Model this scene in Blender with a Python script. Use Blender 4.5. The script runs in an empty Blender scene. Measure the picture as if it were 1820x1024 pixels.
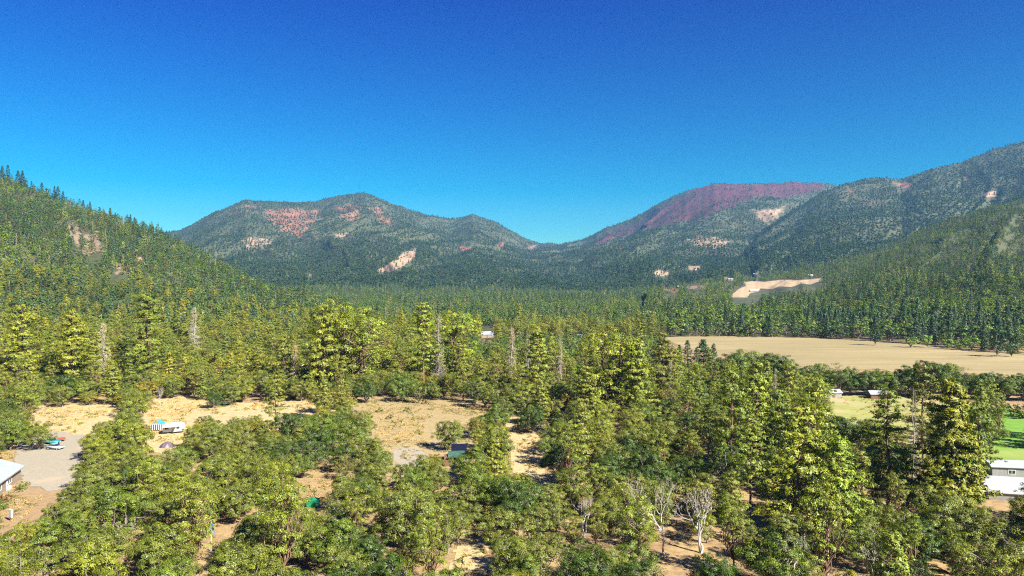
import bpy, math, random
import numpy as np
from math import radians as R

# ------------------------------------------------------------------ camera, sky, sun, exposure
sc = bpy.context.scene
F, CX, HOR, H = 1300.0, 910.0, 497.0, 45.0        # focal length / centre / horizon in photo pixels, drone height
cam = bpy.data.objects.new('camera', bpy.data.cameras.new('camera'))
sc.collection.objects.link(cam); sc.camera = cam
cam.location = (0, 0, H); cam.rotation_euler = (R(90), 0, 0)
cam.data.sensor_width = 36.0; cam.data.lens = 36.0 * F / 1820.0
cam.data.shift_y = -(512.0 - HOR) / 1820.0
cam.data.clip_start = 0.5; cam.data.clip_end = 40000

SUN_EL, SUN_AZ = R(38), R(131)                    # azimuth clockwise from the view direction
world = bpy.data.worlds.new('World'); sc.world = world; world.use_nodes = True
wn, wl = world.node_tree.nodes, world.node_tree.links
for n in list(wn): wn.remove(n)
sky = wn.new('ShaderNodeTexSky'); sky.sky_type = 'NISHITA'; sky.sun_disc = False
sky.sun_elevation = SUN_EL; sky.sun_rotation = SUN_AZ; sky.altitude = 400
sky.air_density = 1.0; sky.dust_density = 0.25; sky.ozone_density = 2.2
gm = wn.new('ShaderNodeGamma'); gm.inputs[1].default_value = 1.25
hs = wn.new('ShaderNodeHueSaturation'); hs.inputs['Saturation'].default_value = 1.0; hs.inputs['Hue'].default_value = 0.5
bg = wn.new('ShaderNodeBackground'); bg.inputs[1].default_value = 0.0500
wo = wn.new('ShaderNodeOutputWorld')
wl.new(sky.outputs[0], gm.inputs[0]); wl.new(gm.outputs[0], hs.inputs['Color']); tn = wn.new('ShaderNodeMix'); tn.data_type = 'RGBA'; tn.blend_type = 'MULTIPLY'; tn.inputs[0].default_value = 1.0; 
tc = wn.new('ShaderNodeTexCoord'); sz_ = wn.new('ShaderNodeSeparateXYZ'); wl.new(tc.outputs['Generated'], sz_.inputs[0])
er = wn.new('ShaderNodeValToRGB'); wl.new(sz_.outputs[2], er.inputs[0])   # the air filters the zenith to a deeper blue than the horizon
for i_, (p_, c_) in enumerate(((0.0, (0.27, 0.52, 0.47)), (0.12, (0.0, 0.385, 0.51)), (0.36, (0.0, 0.165, 0.59)))):
    e_ = er.color_ramp.elements[i_] if i_ < 2 else er.color_ramp.elements.new(p_)
    e_.position = p_; e_.color = (*c_, 1)
wl.new(er.outputs[0], tn.inputs[7])
wl.new(hs.outputs[0], tn.inputs[6]); wl.new(tn.outputs[2], bg.inputs[0]); wl.new(bg.outputs[0], wo.inputs[0])

sl = bpy.data.lights.new('sun', 'SUN'); sl.energy = 5.0; sl.angle = R(0.5); sl.color = (1.0, 0.94, 0.82)
so = bpy.data.objects.new('sun', sl); sc.collection.objects.link(so)
so.rotation_euler = (R(90) - SUN_EL, 0, R(180) - SUN_AZ)   # lamp looks along -Z; tilted towards its azimuth
sc.view_settings.view_transform = 'Standard'; sc.view_settings.look = 'None'
sc.view_settings.exposure = 1.55; sc.view_settings.gamma = 1.0
cy = sc.cycles
cy.max_bounces = 5; cy.diffuse_bounces = 2; cy.glossy_bounces = 1; cy.transmission_bounces = 3
cy.transparent_max_bounces = 4; cy.volume_bounces = 1; cy.use_denoising = False; cy.denoiser = 'OPENIMAGEDENOISE'; cy.denoising_input_passes = 'RGB_ALBEDO_NORMAL'; cy.denoising_prefilter = 'ACCURATE'
cy.caustics_reflective = False; cy.caustics_refractive = False; cy.filter_width = 1.15
sc.render.use_persistent_data = False

COL = sc.collection

# ------------------------------------------------------------------ helpers
def W(px, py, z=0.0):
    "photo pixel on a level of height z -> world x, y"
    Y = F * (H - z) / (py - HOR)
    return ((px - CX) / F * Y, Y)

def tag(o, label=None, cat=None, group=None, kind=None):
    if label: o['label'] = label
    if cat: o['category'] = cat
    if group: o['group'] = group
    if kind: o['kind'] = kind
    return o

def empty(name, loc, rz=0.0, s=1.0):
    o = bpy.data.objects.new(name, None); COL.objects.link(o)
    o.location = loc; o.rotation_euler = (0, 0, rz); o.scale = (s,) * 3; o.empty_display_size = 0.5
    return o

def mesh_np(name, V, Q, mats=(), mi=None, smooth=False, attr=None):
    "mesh from (n,3) verts and list of face arrays of equal size per array"
    me = bpy.data.meshes.new(name)
    V = np.asarray(V, np.float32)
    me.vertices.add(len(V)); me.vertices.foreach_set('co', V.ravel())
    Q = [np.asarray(q, np.int32) for q in (Q if isinstance(Q, list) else [Q]) if len(q)]
    loops = np.concatenate([q.ravel() for q in Q]); cnt = np.concatenate([np.full(len(q), q.shape[1], np.int32) for q in Q])
    me.loops.add(len(loops)); me.loops.foreach_set('vertex_index', loops)
    me.polygons.add(len(cnt)); st = np.zeros(len(cnt), np.int32); st[1:] = np.cumsum(cnt)[:-1]
    me.polygons.foreach_set('loop_start', st)
    try: me.polygons.foreach_set('loop_total', cnt)
    except Exception: pass
    for m in mats: me.materials.append(m)
    if mi is not None: me.polygons.foreach_set('material_index', np.asarray(mi, np.int32))
    if smooth: me.polygons.foreach_set('use_smooth', np.ones(len(cnt), bool))
    if attr:
        for k, (dom, typ, arr) in attr.items():
            a = me.attributes.new(k, typ, dom)
            a.data.foreach_set({'FLOAT': 'value', 'INT': 'value', 'FLOAT_VECTOR': 'vector', 'FLOAT_COLOR': 'color'}[typ], np.asarray(arr, np.float32 if typ != 'INT' else np.int32).ravel())
    me.update(calc_edges=True); me.validate()
    return me

def link(name, me, parent=None, loc=None):
    o = bpy.data.objects.new(name, me); COL.objects.link(o)
    if parent: o.parent = parent
    if loc is not None: o.location = loc
    return o

class MB:
    "collects boxes, tubes and prisms as one mesh"
    def __init__(s): s.v, s.f = [], []
    def add(s, v, f):
        b = len(s.v); s.v += [tuple(p) for p in v]; s.f += [tuple(b + i for i in q) for q in f]; return s
    def box(s, x0, x1, y0, y1, z0, z1):
        return s.add([(x, y, z) for z in (z0, z1) for y in (y0, y1) for x in (x0, x1)],
                     [(0, 2, 3, 1), (4, 5, 7, 6), (0, 1, 5, 4), (2, 6, 7, 3), (0, 4, 6, 2), (1, 3, 7, 5)])
    def prism(s, prof, y0, y1, ax='y'):
        n = len(prof)
        P = lambda a, b, t: (a, t, b) if ax == 'y' else ((t, a, b) if ax == 'x' else (a, b, t))
        v = [P(a, b, y0) for a, b in prof] + [P(a, b, y1) for a, b in prof]
        return s.add(v, [tuple(range(n))[::-1], tuple(range(n, 2 * n))] + [(i, (i + 1) % n, n + (i + 1) % n, n + i) for i in range(n)])
    def tube(s, pts, rad, k=6):
        V, Fc = tube(np.array(pts, float), np.array(rad, float) if np.ndim(rad) else np.full(len(pts), rad, float), k)
        return s.add(V.tolist(), Fc.tolist())
    def build(s, name, mat, parent=None, bevel=0.0, smooth=False, loc=None):
        me = bpy.data.meshes.new(name); me.from_pydata(s.v, [], s.f)
        me.materials.append(mat)
        import bmesh
        bm = bmesh.new(); bm.from_mesh(me); bmesh.ops.recalc_face_normals(bm, faces=bm.faces)
        if bevel > 0: bmesh.ops.bevel(bm, geom=list(bm.edges), offset=bevel, segments=2, affect='EDGES', clamp_overlap=True)
        bm.to_mesh(me); bm.free()
        if smooth:
            for p in me.polygons: p.use_smooth = True
        return link(name, me, parent, loc)

def tube(P, rad, k=5):
    n = len(P); T = np.gradient(P, axis=0); T /= np.linalg.norm(T, axis=1)[:, None] + 1e-9
    up = np.where(np.abs(T[:, 2:3]) > 0.9, np.array([[1.0, 0, 0]]), np.array([[0, 0, 1.0]]))
    A = np.cross(T, up); A /= np.linalg.norm(A, axis=1)[:, None] + 1e-9; B = np.cross(T, A)
    a = np.arange(k) * 2 * np.pi / k
    V = (P[:, None] + rad[:, None, None] * (np.cos(a)[None, :, None] * A[:, None] + np.sin(a)[None, :, None] * B[:, None])).reshape(-1, 3)
    i, j = np.meshgrid(np.arange(n - 1), np.arange(k), indexing='ij'); i, j = i.ravel(), j.ravel(); j2 = (j + 1) % k
    return V, np.stack([i * k + j, i * k + j2, (i + 1) * k + j2, (i + 1) * k + j], 1)

def hash2(ix, iy, s=0):
    h = (ix.astype(np.int64) * 374761393 + iy.astype(np.int64) * 668265263 + s * 1274126177) & 0xffffffff
    h = ((h ^ (h >> 13)) * 1274126177) & 0xffffffff
    return ((h ^ (h >> 16)) & 0xffffff) / float(0xffffff)
def vnoise(x, y, s=0):
    ix, iy = np.floor(x), np.floor(y); fx, fy = x - ix, y - iy
    fx, fy = fx * fx * (3 - 2 * fx), fy * fy * (3 - 2 * fy)
    a, b = hash2(ix, iy, s), hash2(ix + 1, iy, s); c, d = hash2(ix, iy + 1, s), hash2(ix + 1, iy + 1, s)
    return (a * (1 - fx) + b * fx) * (1 - fy) + (c * (1 - fx) + d * fx) * fy
def fbm(x, y, o=4, s=0, ridged=False):
    t, a, n = 0, 0.5, 0
    for i in range(o):
        v = vnoise(x * 2 ** i, y * 2 ** i, s + i * 17)
        if ridged: v = 1 - np.abs(2 * v - 1)
        t = t + a * v; n += a; a *= 0.5
    return t / n
def inpoly(px, py, poly):
    px, py = np.asarray(px, float), np.asarray(py, float)
    c = np.zeros(px.shape, bool); n = len(poly)
    for i in range(n):
        x1, y1 = poly[i]; x2, y2 = poly[(i + 1) % n]
        if y1 == y2: continue
        m = ((y1 > py) != (y2 > py)) & (px < (x2 - x1) * (py - y1) / (y2 - y1) + x1)
        c ^= m
    return c

# ------------------------------------------------------------------ terrain
def tb(*p): a = np.array(p, float); return a[:, 0], a[:, 1]
M_CREST = tb((-900, 380), (0, 430), (200, 425), (320, 410), (380, 377), (435, 356), (500, 360), (560, 359), (600, 348), (650, 343), (700, 364), (760, 382), (800, 390), (840, 381), (880, 394), (930, 422), (965, 434), (1000, 435), (1035, 427), (1080, 404), (1130, 385), (1180, 357), (1220, 339), (1270, 326), (1330, 327), (1400, 324), (1460, 324), (1520, 340), (1640, 330), (1900, 300), (2600, 300))
M_DIST = tb((-900, 5200), (320, 5400), (650, 5600), (960, 6400), (1270, 5900), (1500, 5900), (2600, 5900))
S_CREST = tb((1150, 500), (1240, 462), (1320, 432), (1370, 400), (1420, 368), (1460, 343), (1500, 328), (1540, 317), (1600, 318), (1650, 303), (1700, 290), (1760, 268), (1820, 251), (2000, 220), (2600, 222))
S_DIST = tb((1150, 3300), (1540, 4300), (1820, 3900), (2600, 3600))
R_CREST = tb((1150, 515), (1340, 500), (1400, 490), (1480, 470), (1560, 445), (1640, 413), (1700, 387), (1760, 370), (1820, 356), (2000, 325), (2600, 300))
R_DIST = tb((1150, 1500), (1340, 1700), (1820, 2100), (2600, 2200))
L_CREST = tb((-900, 170), (-300, 250), (0, 322), (40, 336), (100, 358), (150, 374), (200, 390), (250, 409), (300, 428), (350, 453), (400, 477), (450, 505), (500, 522), (560, 528))
L_DIST = tb((-900, 1300), (0, 1250), (300, 1080), (560, 900))

def smin0(v): return np.maximum(v, 0)
def crest_layer(px, Y, crest, dist, foot, p, namp, ns, seed, back=0.4):
    C = np.interp(px, *dist); zc = H + (HOR - np.interp(px, *crest)) / F * C
    zc = zc + (fbm(px / 14, px * 0, 3, seed + 90) - 0.5) * C * 3.0 / F
    s = (Y - foot) / (C - foot); sc_ = np.clip(s, 0, 1)
    up = zc * sc_ ** p
    x = (px - CX) / F * Y
    g = fbm(x / ns + seed, Y / (ns * 2.0), 5, seed, True) - 0.55
    wq = (fbm(px / 200, Y / 900, 3, seed + 3) - 0.5) * 3.0
    rr = fbm(px / 105 + wq + (1 - sc_) * 0.6 + seed, sc_ * 1.3, 4, seed + 5, True) - 0.5      # spurs and gullies that run down the slope
    env = np.clip(4 * sc_ * (1 - sc_), 0, 1) ** 0.8 * np.clip(zc / 300, 0, 1)
    up = up + (namp * 0.6 * g + namp * 1.5 * rr) * env
    return np.where(s > 1, zc - (Y - C) * back, np.where(s > 0, up, -50))

def polar(x, y):
    th = np.arctan2(x, y); r = np.hypot(x, y); t = np.clip(th, -0.9, 0.9)
    return CX + F * np.tan(t), r * np.cos(t)

def ZL(x, y):
    "terrain height and which layer it belongs to"
    px, Y = polar(x, y)
    base = (fbm(x / 70, y / 70, 2, 5) - 0.5) * 2.2 * np.clip((Y - 60) / 100, 0, 1) * np.clip((700 - Y) / 200, 0.15, 1) + smin0(Y - 1500) * 0.008
    base = base + 9 * np.clip((700 - px) / 700, 0, 1) * np.clip((Y - 300) / 250, 0, 1)      # the ground lifts towards the wooded hill
    m = crest_layer(px, Y, M_CREST, M_DIST, 1900, 1.45, 88, 620, 3)
    s = crest_layer(px, Y, S_CREST, S_DIST, 1500, 1.4, 60, 520, 11)
    s = np.where(px < 1150, -60, s)
    r = crest_layer(px, Y, R_CREST, R_DIST, np.interp(px, (1196, 1500, 1830), (640, 600, 500)), 1.15, 42, 300, 23)
    r = np.where(px < 1150, -60, r)
    l = crest_layer(px, Y, L_CREST, L_DIST, 470, 1.05, 34, 170, 31)
    l = np.where(px > 560, -60, l)
    st = np.stack([base, m, s, r, l]); k = np.argmax(st, 0)
    return st.max(0), k
def Z(x, y):
    z, _ = ZL(np.asarray(x, float), np.asarray(y, float)); return z
_TP, _TY = np.arange(-320, 2150, 4.0), np.geomspace(60, 7200, 900)
_TZ = None
def ZF(x, Y):
    "quick height from a table, for the many tests of what can be seen"
    global _TZ
    if _TZ is None:
        P_, Y_ = np.meshgrid(_TP, _TY, indexing='ij'); _TZ = ZL((P_ - CX) / F * Y_, Y_)[0]
    px = CX + F * x / Y; u = np.clip((px - _TP[0]) / 4.0, 0, len(_TP) - 1.001); v = np.clip(np.log(Y / 60) / math.log(7200 / 60) * 899, 0, 898.999)
    i, j = u.astype(int), v.astype(int); a, b = u - i, v - j
    return (_TZ[i, j] * (1 - b) + _TZ[i, j + 1] * b) * (1 - a) + (_TZ[i + 1, j] * (1 - b) + _TZ[i + 1, j + 1] * b) * a
def Z1(x, y): return float(Z(np.array([x]), np.array([y]))[0])
def G(px, py):
    "photo pixel on the near ground -> world point"
    z = 0.0
    for _ in range(3):
        x, y = W(px, py, z); z = Z1(x, y)
    return (x, y, z)
def GV(px, py):
    z = np.zeros(len(px))
    for _ in range(3):
        y = F * (H - z) / (py - HOR); x = (px - CX) / F * y; z = Z(x, y)
    return x, y, z

def project(x, y, z): return CX + F * x / y, HOR + F * (H - z) / y

# open ground seen in the photograph (photo pixels)
OPEN = {
 'yard': [(48, 728), (130, 722), (200, 724), (225, 732), (160, 745), (140, 762), (130, 790), (120, 850), (92, 872), (60, 905), (22, 935), (-5, 940), (-5, 800), (40, 812), (84, 800), (112, 790), (104, 772), (80, 765), (80, 745)],
 'strip': [(268, 716), (340, 706), (372, 716), (410, 722), (440, 714), (500, 716), (590, 713), (640, 716), (560, 722), (545, 733), (490, 728), (440, 731), (395, 738), (345, 731), (330, 745), (335, 788), (300, 790), (262, 785), (262, 740)],
 'meadow': [(590, 713), (660, 709), (740, 708), (800, 714), (850, 722), (880, 732), (835, 740), (772, 735), (752, 760), (762, 792), (745, 812), (720, 822), (705, 800), (670, 795), (665, 765), (668, 742), (640, 722)],
 'lane': [(900, 740), (935, 752), (975, 776), (960, 790), (955, 840), (935, 842), (922, 800), (912, 770)],
 'shed': [(782, 772), (842, 772), (842, 822), (782, 822)],
 'gap_a': [(556, 826), (584, 826), (586, 870), (572, 898), (546, 898), (548, 868)],
 'path': [(832, 952), (872, 945), (866, 985), (852, 1040), (796, 1040), (816, 990)],
 'gap_b': [(372, 930), (386, 930), (392, 960), (388, 1005), (370, 1005)],
 'gap_c': [(1305, 905), (1325, 908), (1325, 930), (1303, 928)],
 'gap_d': [(1180, 930), (1205, 930), (1220, 960), (1195, 955)],
 'gap_e': [(1330, 880), (1362, 885), (1360, 925), (1338, 915)],
 'gap_f': [(655, 885), (690, 885), (690, 902), (655, 900)],
 'pasture': [(1488, 706), (1540, 707), (1640, 716), (1648, 745), (1625, 790), (1612, 760), (1560, 742), (1520, 735)],
 'pasture_b': [(1786, 742), (1830, 738), (1830, 880), (1768, 875), (1758, 822), (1785, 800)],
 'field': [(1196, 601), (1300, 600), (1450, 603), (1600, 612), (1830, 634), (1830, 672), (1700, 660), (1600, 654), (1500, 655), (1420, 646), (1330, 632), (1240, 608)],
 'farm': [(1296, 529), (1304, 521), (1312, 514), (1326, 508), (1322, 502), (1338, 499), (1360, 501), (1390, 497), (1420, 498), (1450, 495), (1472, 496), (1456, 501), (1440, 506), (1424, 504), (1408, 510), (1385, 509), (1372, 514), (1352, 513), (1348, 519), (1334, 521), (1328, 529)],
}
HOUSEWIN = [(-5, 800), (40, 800), (45, 880), (-5, 890)]
CLEAR_OF = [(p, 121) for p in [[(1158, 842), (1208, 842), (1204, 960), (1194, 992), (1178, 992), (1166, 950)], [(1224, 864), (1275, 864), (1262, 970), (1252, 985), (1238, 985), (1230, 950)], [(1022, 884), (1060, 884), (1050, 950), (1032, 950)]]] + [([(282, 690), (292, 690), (292, 722), (282, 722)], 262)]     # nothing grows between the dead oaks and the camera
NEARROOF = [[(855, 580), (876, 580), (876, 600), (855, 600)], [(1472, 686), (1492, 686), (1492, 700), (1472, 700)], [(1545, 690), (1572, 690), (1572, 704), (1545, 704)], [(1762, 818), (1790, 850), (1830, 820), (1830, 892), (1775, 885)], [(305, 574), (322, 574), (322, 586), (305, 586)]]

# bare earth on the far slopes: colour + polygon
ORANGE, REDD, TAN, PURP, PINK = (0.32, 0.145, 0.085), (0.30, 0.10, 0.065), (0.40, 0.27, 0.17), (0.110, 0.030, 0.040), (0.30, 0.17, 0.13)
FARP = [
 (ORANGE, .78, [(460, 370), (520, 372), (566, 372), (580, 388), (558, 399), (532, 422), (510, 418), (483, 398)]),
 (ORANGE, .68, [(598, 364), (636, 364), (646, 388), (622, 398), (602, 382)]), (ORANGE, .68, [(650, 366), (684, 366), (696, 404), (676, 398)]), (PINK, .45, [(390, 372), (440, 358), (470, 366), (455, 380), (410, 385)]),
 (TAN, .6, [(594, 414), (630, 408), (622, 430), (600, 430)]), (TAN, .75, [(428, 424), (484, 420), (488, 444), (440, 444)]),
 (PINK, .4, [(380, 378), (440, 358), (450, 366), (400, 388)]), (TAN, .45, [(550, 405), (580, 408), (575, 425), (552, 422)]),
 (TAN, 1.0, [(668, 482), (700, 463), (716, 449), (740, 441), (738, 456), (716, 474), (694, 484)]),
 (REDD, .75, [(815, 438), (848, 440), (846, 447), (818, 446)]), (REDD, .9, [(878, 438), (890, 430), (900, 432), (886, 442)]), (PINK, .9, [(934, 442), (948, 434), (957, 434), (944, 444)]),
 (REDD, .7, [(1086, 442), (1112, 436), (1116, 442), (1092, 448)]), (REDD, .5, [(985, 462), (1020, 460), (1018, 468), (988, 468)]), (REDD, .5, [(1052, 455), (1076, 452), (1074, 460), (1054, 461)]),
 (PURP, .9, [(1045, 432), (1090, 408), (1145, 388), (1195, 356), (1238, 334), (1280, 324), (1340, 326), (1400, 320), (1475, 322), (1450, 342), (1400, 352), (1340, 352), (1300, 368), (1250, 388), (1190, 398), (1130, 414), (1075, 430)]),
 (REDD, .5, [(1150, 385), (1230, 345), (1270, 332), (1262, 348), (1200, 382), (1160, 394)]), (REDD, .45, [(1290, 330), (1330, 336), (1320, 360), (1290, 366)]),
 (TAN, .85, [(1332, 372), (1362, 376), (1398, 364), (1390, 382), (1366, 398), (1344, 386)]), (TAN, .75, [(1215, 428), (1258, 418), (1300, 428), (1290, 440), (1240, 442)]),
 (ORANGE, .85, [(1585, 322), (1616, 324), (1620, 334), (1598, 340)]), (ORANGE, .55, [(1486, 342), (1520, 330), (1528, 338), (1500, 348)]), (PINK, .5, [(1526, 350), (1556, 354), (1552, 370), (1534, 366)]),
 (TAN, .95, [(1744, 342), (1770, 340), (1774, 350), (1748, 350)]), (ORANGE, .7, [(1702, 308), (1716, 310), (1728, 324), (1712, 322)]),
 (TAN, .6, [(1700, 382), (1724, 382), (1722, 392), (1702, 392)]), (ORANGE, .6, [(1762, 424), (1784, 424), (1782, 434), (1764, 434)]), (TAN, .5, [(1490, 480), (1520, 478), (1518, 488), (1492, 488)]),
 ((0.29, 0.215, 0.14), .88, [(116, 394), (134, 392), (152, 436), (138, 444)]), ((0.29, 0.215, 0.14), .88, [(148, 414), (178, 412), (184, 450), (146, 454)]), (TAN, .8, [(203, 466), (216, 466), (218, 492), (208, 492)]),
 (TAN, .7, [(228, 440), (262, 446), (258, 470), (232, 462)]),
 (TAN, .95, [(1163, 481), (1190, 482), (1188, 490), (1165, 490)]), (TAN, .95, [(1222, 472), (1246, 473), (1244, 480), (1224, 480)]), (TAN, .85, [(1285, 492), (1306, 494), (1304, 500), (1288, 499)]),
 (ORANGE, .85, [(1178, 510), (1204, 508), (1206, 520), (1180, 520)]), (PINK, .8, [(1218, 505), (1256, 504), (1254, 512), (1222, 513)]), (TAN, .8, [(1334, 482), (1350, 482), (1348, 490), (1336, 490)]),
 (TAN, .8, [(545, 486), (556, 486), (556, 491), (545, 491)]), (ORANGE, .4, [(505, 515), (545, 517), (545, 527), (508, 525)]),
]
def patches(px, py, far):
    "rgb + mask at photo pixels, softened by sampling around each point"
    out = np.zeros(px.shape + (4,))
    for c, a, poly in FARP:
        xs, ys = [p[0] for p in poly], [p[1] for p in poly]
        m = far & (px > min(xs) - 16) & (px < max(xs) + 16) & (py > min(ys) - 10) & (py < max(ys) + 10)
        if not m.any(): continue
        t = np.zeros(m.sum())
        wx = (fbm(px[m] / 9, py[m] / 6, 3, 71) - 0.5) * 22; wy = (fbm(px[m] / 9, py[m] / 6, 3, 72) - 0.5) * 12
        big = min(1.0, (max(ys) - min(ys)) / 20) if a < 1 else 0.25; SM = [(0, 0)] + [(r_ * big * math.cos(q_), 0.7 * r_ * big * math.sin(q_)) for r_ in (3, 6) for q_ in np.arange(6) * 1.0472]
        for dx, dy in SM: t += inpoly(px[m] + dx + wx * big, py[m] + dy + wy * big, poly)
        t = t / len(SM) * a; o = out[m]; k = t > o[:, 3]
        o[k, :3] = c; o[:, 3] = np.maximum(o[:, 3], t); out[m] = o
    return out

def build_terrain():
    th = np.concatenate([np.linspace(-math.pi, -0.86, 50)[:-1], np.linspace(-0.86, -0.64, 50)[:-1], np.linspace(-0.64, 0.64, 760), np.linspace(0.64, 0.86, 50)[1:], np.linspace(0.86, math.pi, 50)[1:-1]])
    r = [3.0]
    while r[-1] < 8800:
        q = r[-1]; r.append(q + (1.5 if q < 60 else min(2.2 + (q - 60) * 0.006, 18 + q * 0.002)))
    r = np.array(r); n, m = len(r), len(th)
    RR, TT = np.meshgrid(r, th, indexing='ij'); X, Y = RR * np.sin(TT), RR * np.cos(TT)
    z, k = ZL(X, Y)
    px, py = project(X, np.maximum(Y, 1), z)
    pc = patches(px, py, (Y > 500))
    far_ = OPEN['farm']; inf = inpoly(px, py, far_) & (Y > 500); pc[inf] = (0.50, 0.36, 0.21, 1.0)
    V = np.stack([X, Y, z], -1).reshape(-1, 3); V = np.concatenate([V, [[0, 0, 0]]])
    i, j = np.meshgrid(np.arange(n - 1), np.arange(m), indexing='ij'); j2 = (j + 1) % m
    Q = np.stack([i * m + j, (i + 1) * m + j, (i + 1) * m + j2, i * m + j2], -1).reshape(-1, 4)[:, ::-1]
    lay = k.ravel()[Q[:, 0]]
    att = np.concatenate([pc.reshape(-1, 4), [[0, 0, 0, 0]]])
    groups = {'ground': np.isin(lay, [0]), 'wooded_hill': np.isin(lay, [4]), 'hill_slope': np.isin(lay, [3]), 'mountains': np.isin(lay, [1, 2])}
    for name, msk in groups.items():
        q = Q[msk]; u, inv = np.unique(q, return_inverse=True); q = inv.reshape(q.shape)
        tri = []
        if name == 'ground':
            b = len(u); c = np.searchsorted(u, np.arange(m)); tri = [np.stack([c, np.roll(c, -1), np.full(m, b)], 1)[:, ::-1]]; u = np.append(u, len(V) - 1)
        me = mesh_np(name, V[u], [q] + tri, [MAT['ground' if name == 'ground' else 'slope']], smooth=True, attr={'patch': ('POINT', 'FLOAT_COLOR', att[u])})
        tag(link(name, me), kind='structure')

# ------------------------------------------------------------------ materials
MAT = {}
LEAFK = 0.88
class NB:
    def __init__(s, name):
        s.m = bpy.data.materials.new(name); s.m.use_nodes = True; s.t = s.m.node_tree
        for n in list(s.t.nodes): s.t.nodes.remove(n)
        s.out = s.n('OutputMaterial')
    def n(s, k, **kw):
        x = s.t.nodes.new('ShaderNode' + k)
        for a, b in kw.items(): setattr(x, a, b)
        return x
    def l(s, a, b): s.t.links.new(a, b)
    def val(s, sock, v):
        if hasattr(v, 'is_output'): s.l(v, sock)
        else: sock.default_value = v
    def noise(s, scale, detail=4, rough=0.6, vec=None, w=None):
        x = s.n('TexNoise'); x.inputs['Scale'].default_value = scale; x.inputs['Detail'].default_value = detail; x.inputs['Roughness'].default_value = rough
        if vec is not None: s.l(vec, x.inputs['Vector'])
        return x.outputs['Fac']
    def ramp(s, fac, stops):
        x = s.n('ValToRGB'); e = x.color_ramp.elements
        while len(e) < len(stops): e.new(0.5)
        for i, (p, c) in enumerate(stops): e[i].position = p; e[i].color = (*c, 1) if len(c) == 3 else c
        s.l(fac, x.inputs[0]); return x.outputs[0]
    def mix(s, fac, a, b, mode='MIX'):
        x = s.n('Mix', data_type='RGBA', blend_type=mode, clamp_factor=True)
        s.val(x.inputs[0], fac); s.val(x.inputs[6], a if hasattr(a, 'is_output') else (*a, 1)); s.val(x.inputs[7], b if hasattr(b, 'is_output') else (*b, 1))
        return x.outputs[2]
    def math(s, op, a, b=None, c=None):
        x = s.n('Math', operation=op); s.val(x.inputs[0], a)
        if b is not None: s.val(x.inputs[1], b)
        if c is not None: s.val(x.inputs[2], c)
        return x.outputs[0]
    def mapr(s, v, a, b, c=0.0, d=1.0):
        x = s.n('MapRange'); s.l(v, x.inputs[0])
        for i, q in enumerate((a, b, c, d)): x.inputs[i + 1].default_value = q
        return x.outputs[0]
    def pos(s): return s.n('NewGeometry').outputs['Position']
    def surf(s, col, rough=0.9, bump=None, bstr=0.3, bdist=0.1, metal=0.0, spec=0.3):
        if hasattr(col, 'is_output'): col = s.mix(1.0, col, (0.86, 0.86, 0.86), 'MULTIPLY')
        p = s.n('BsdfPrincipled'); s.val(p.inputs['Base Color'], col if hasattr(col, 'is_output') else (*col, 1)); s.val(p.inputs['Roughness'], rough)
        p.inputs['Metallic'].default_value = metal; p.inputs['Specular IOR Level'].default_value = spec
        if bump is not None:
            b = s.n('Bump'); b.inputs['Strength'].default_value = bstr; b.inputs['Distance'].default_value = bdist; s.l(bump, b.inputs['Height']); s.l(b.outputs[0], p.inputs['Normal'])
        s.l(p.outputs[0], s.out.inputs[0]); return s.m

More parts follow.
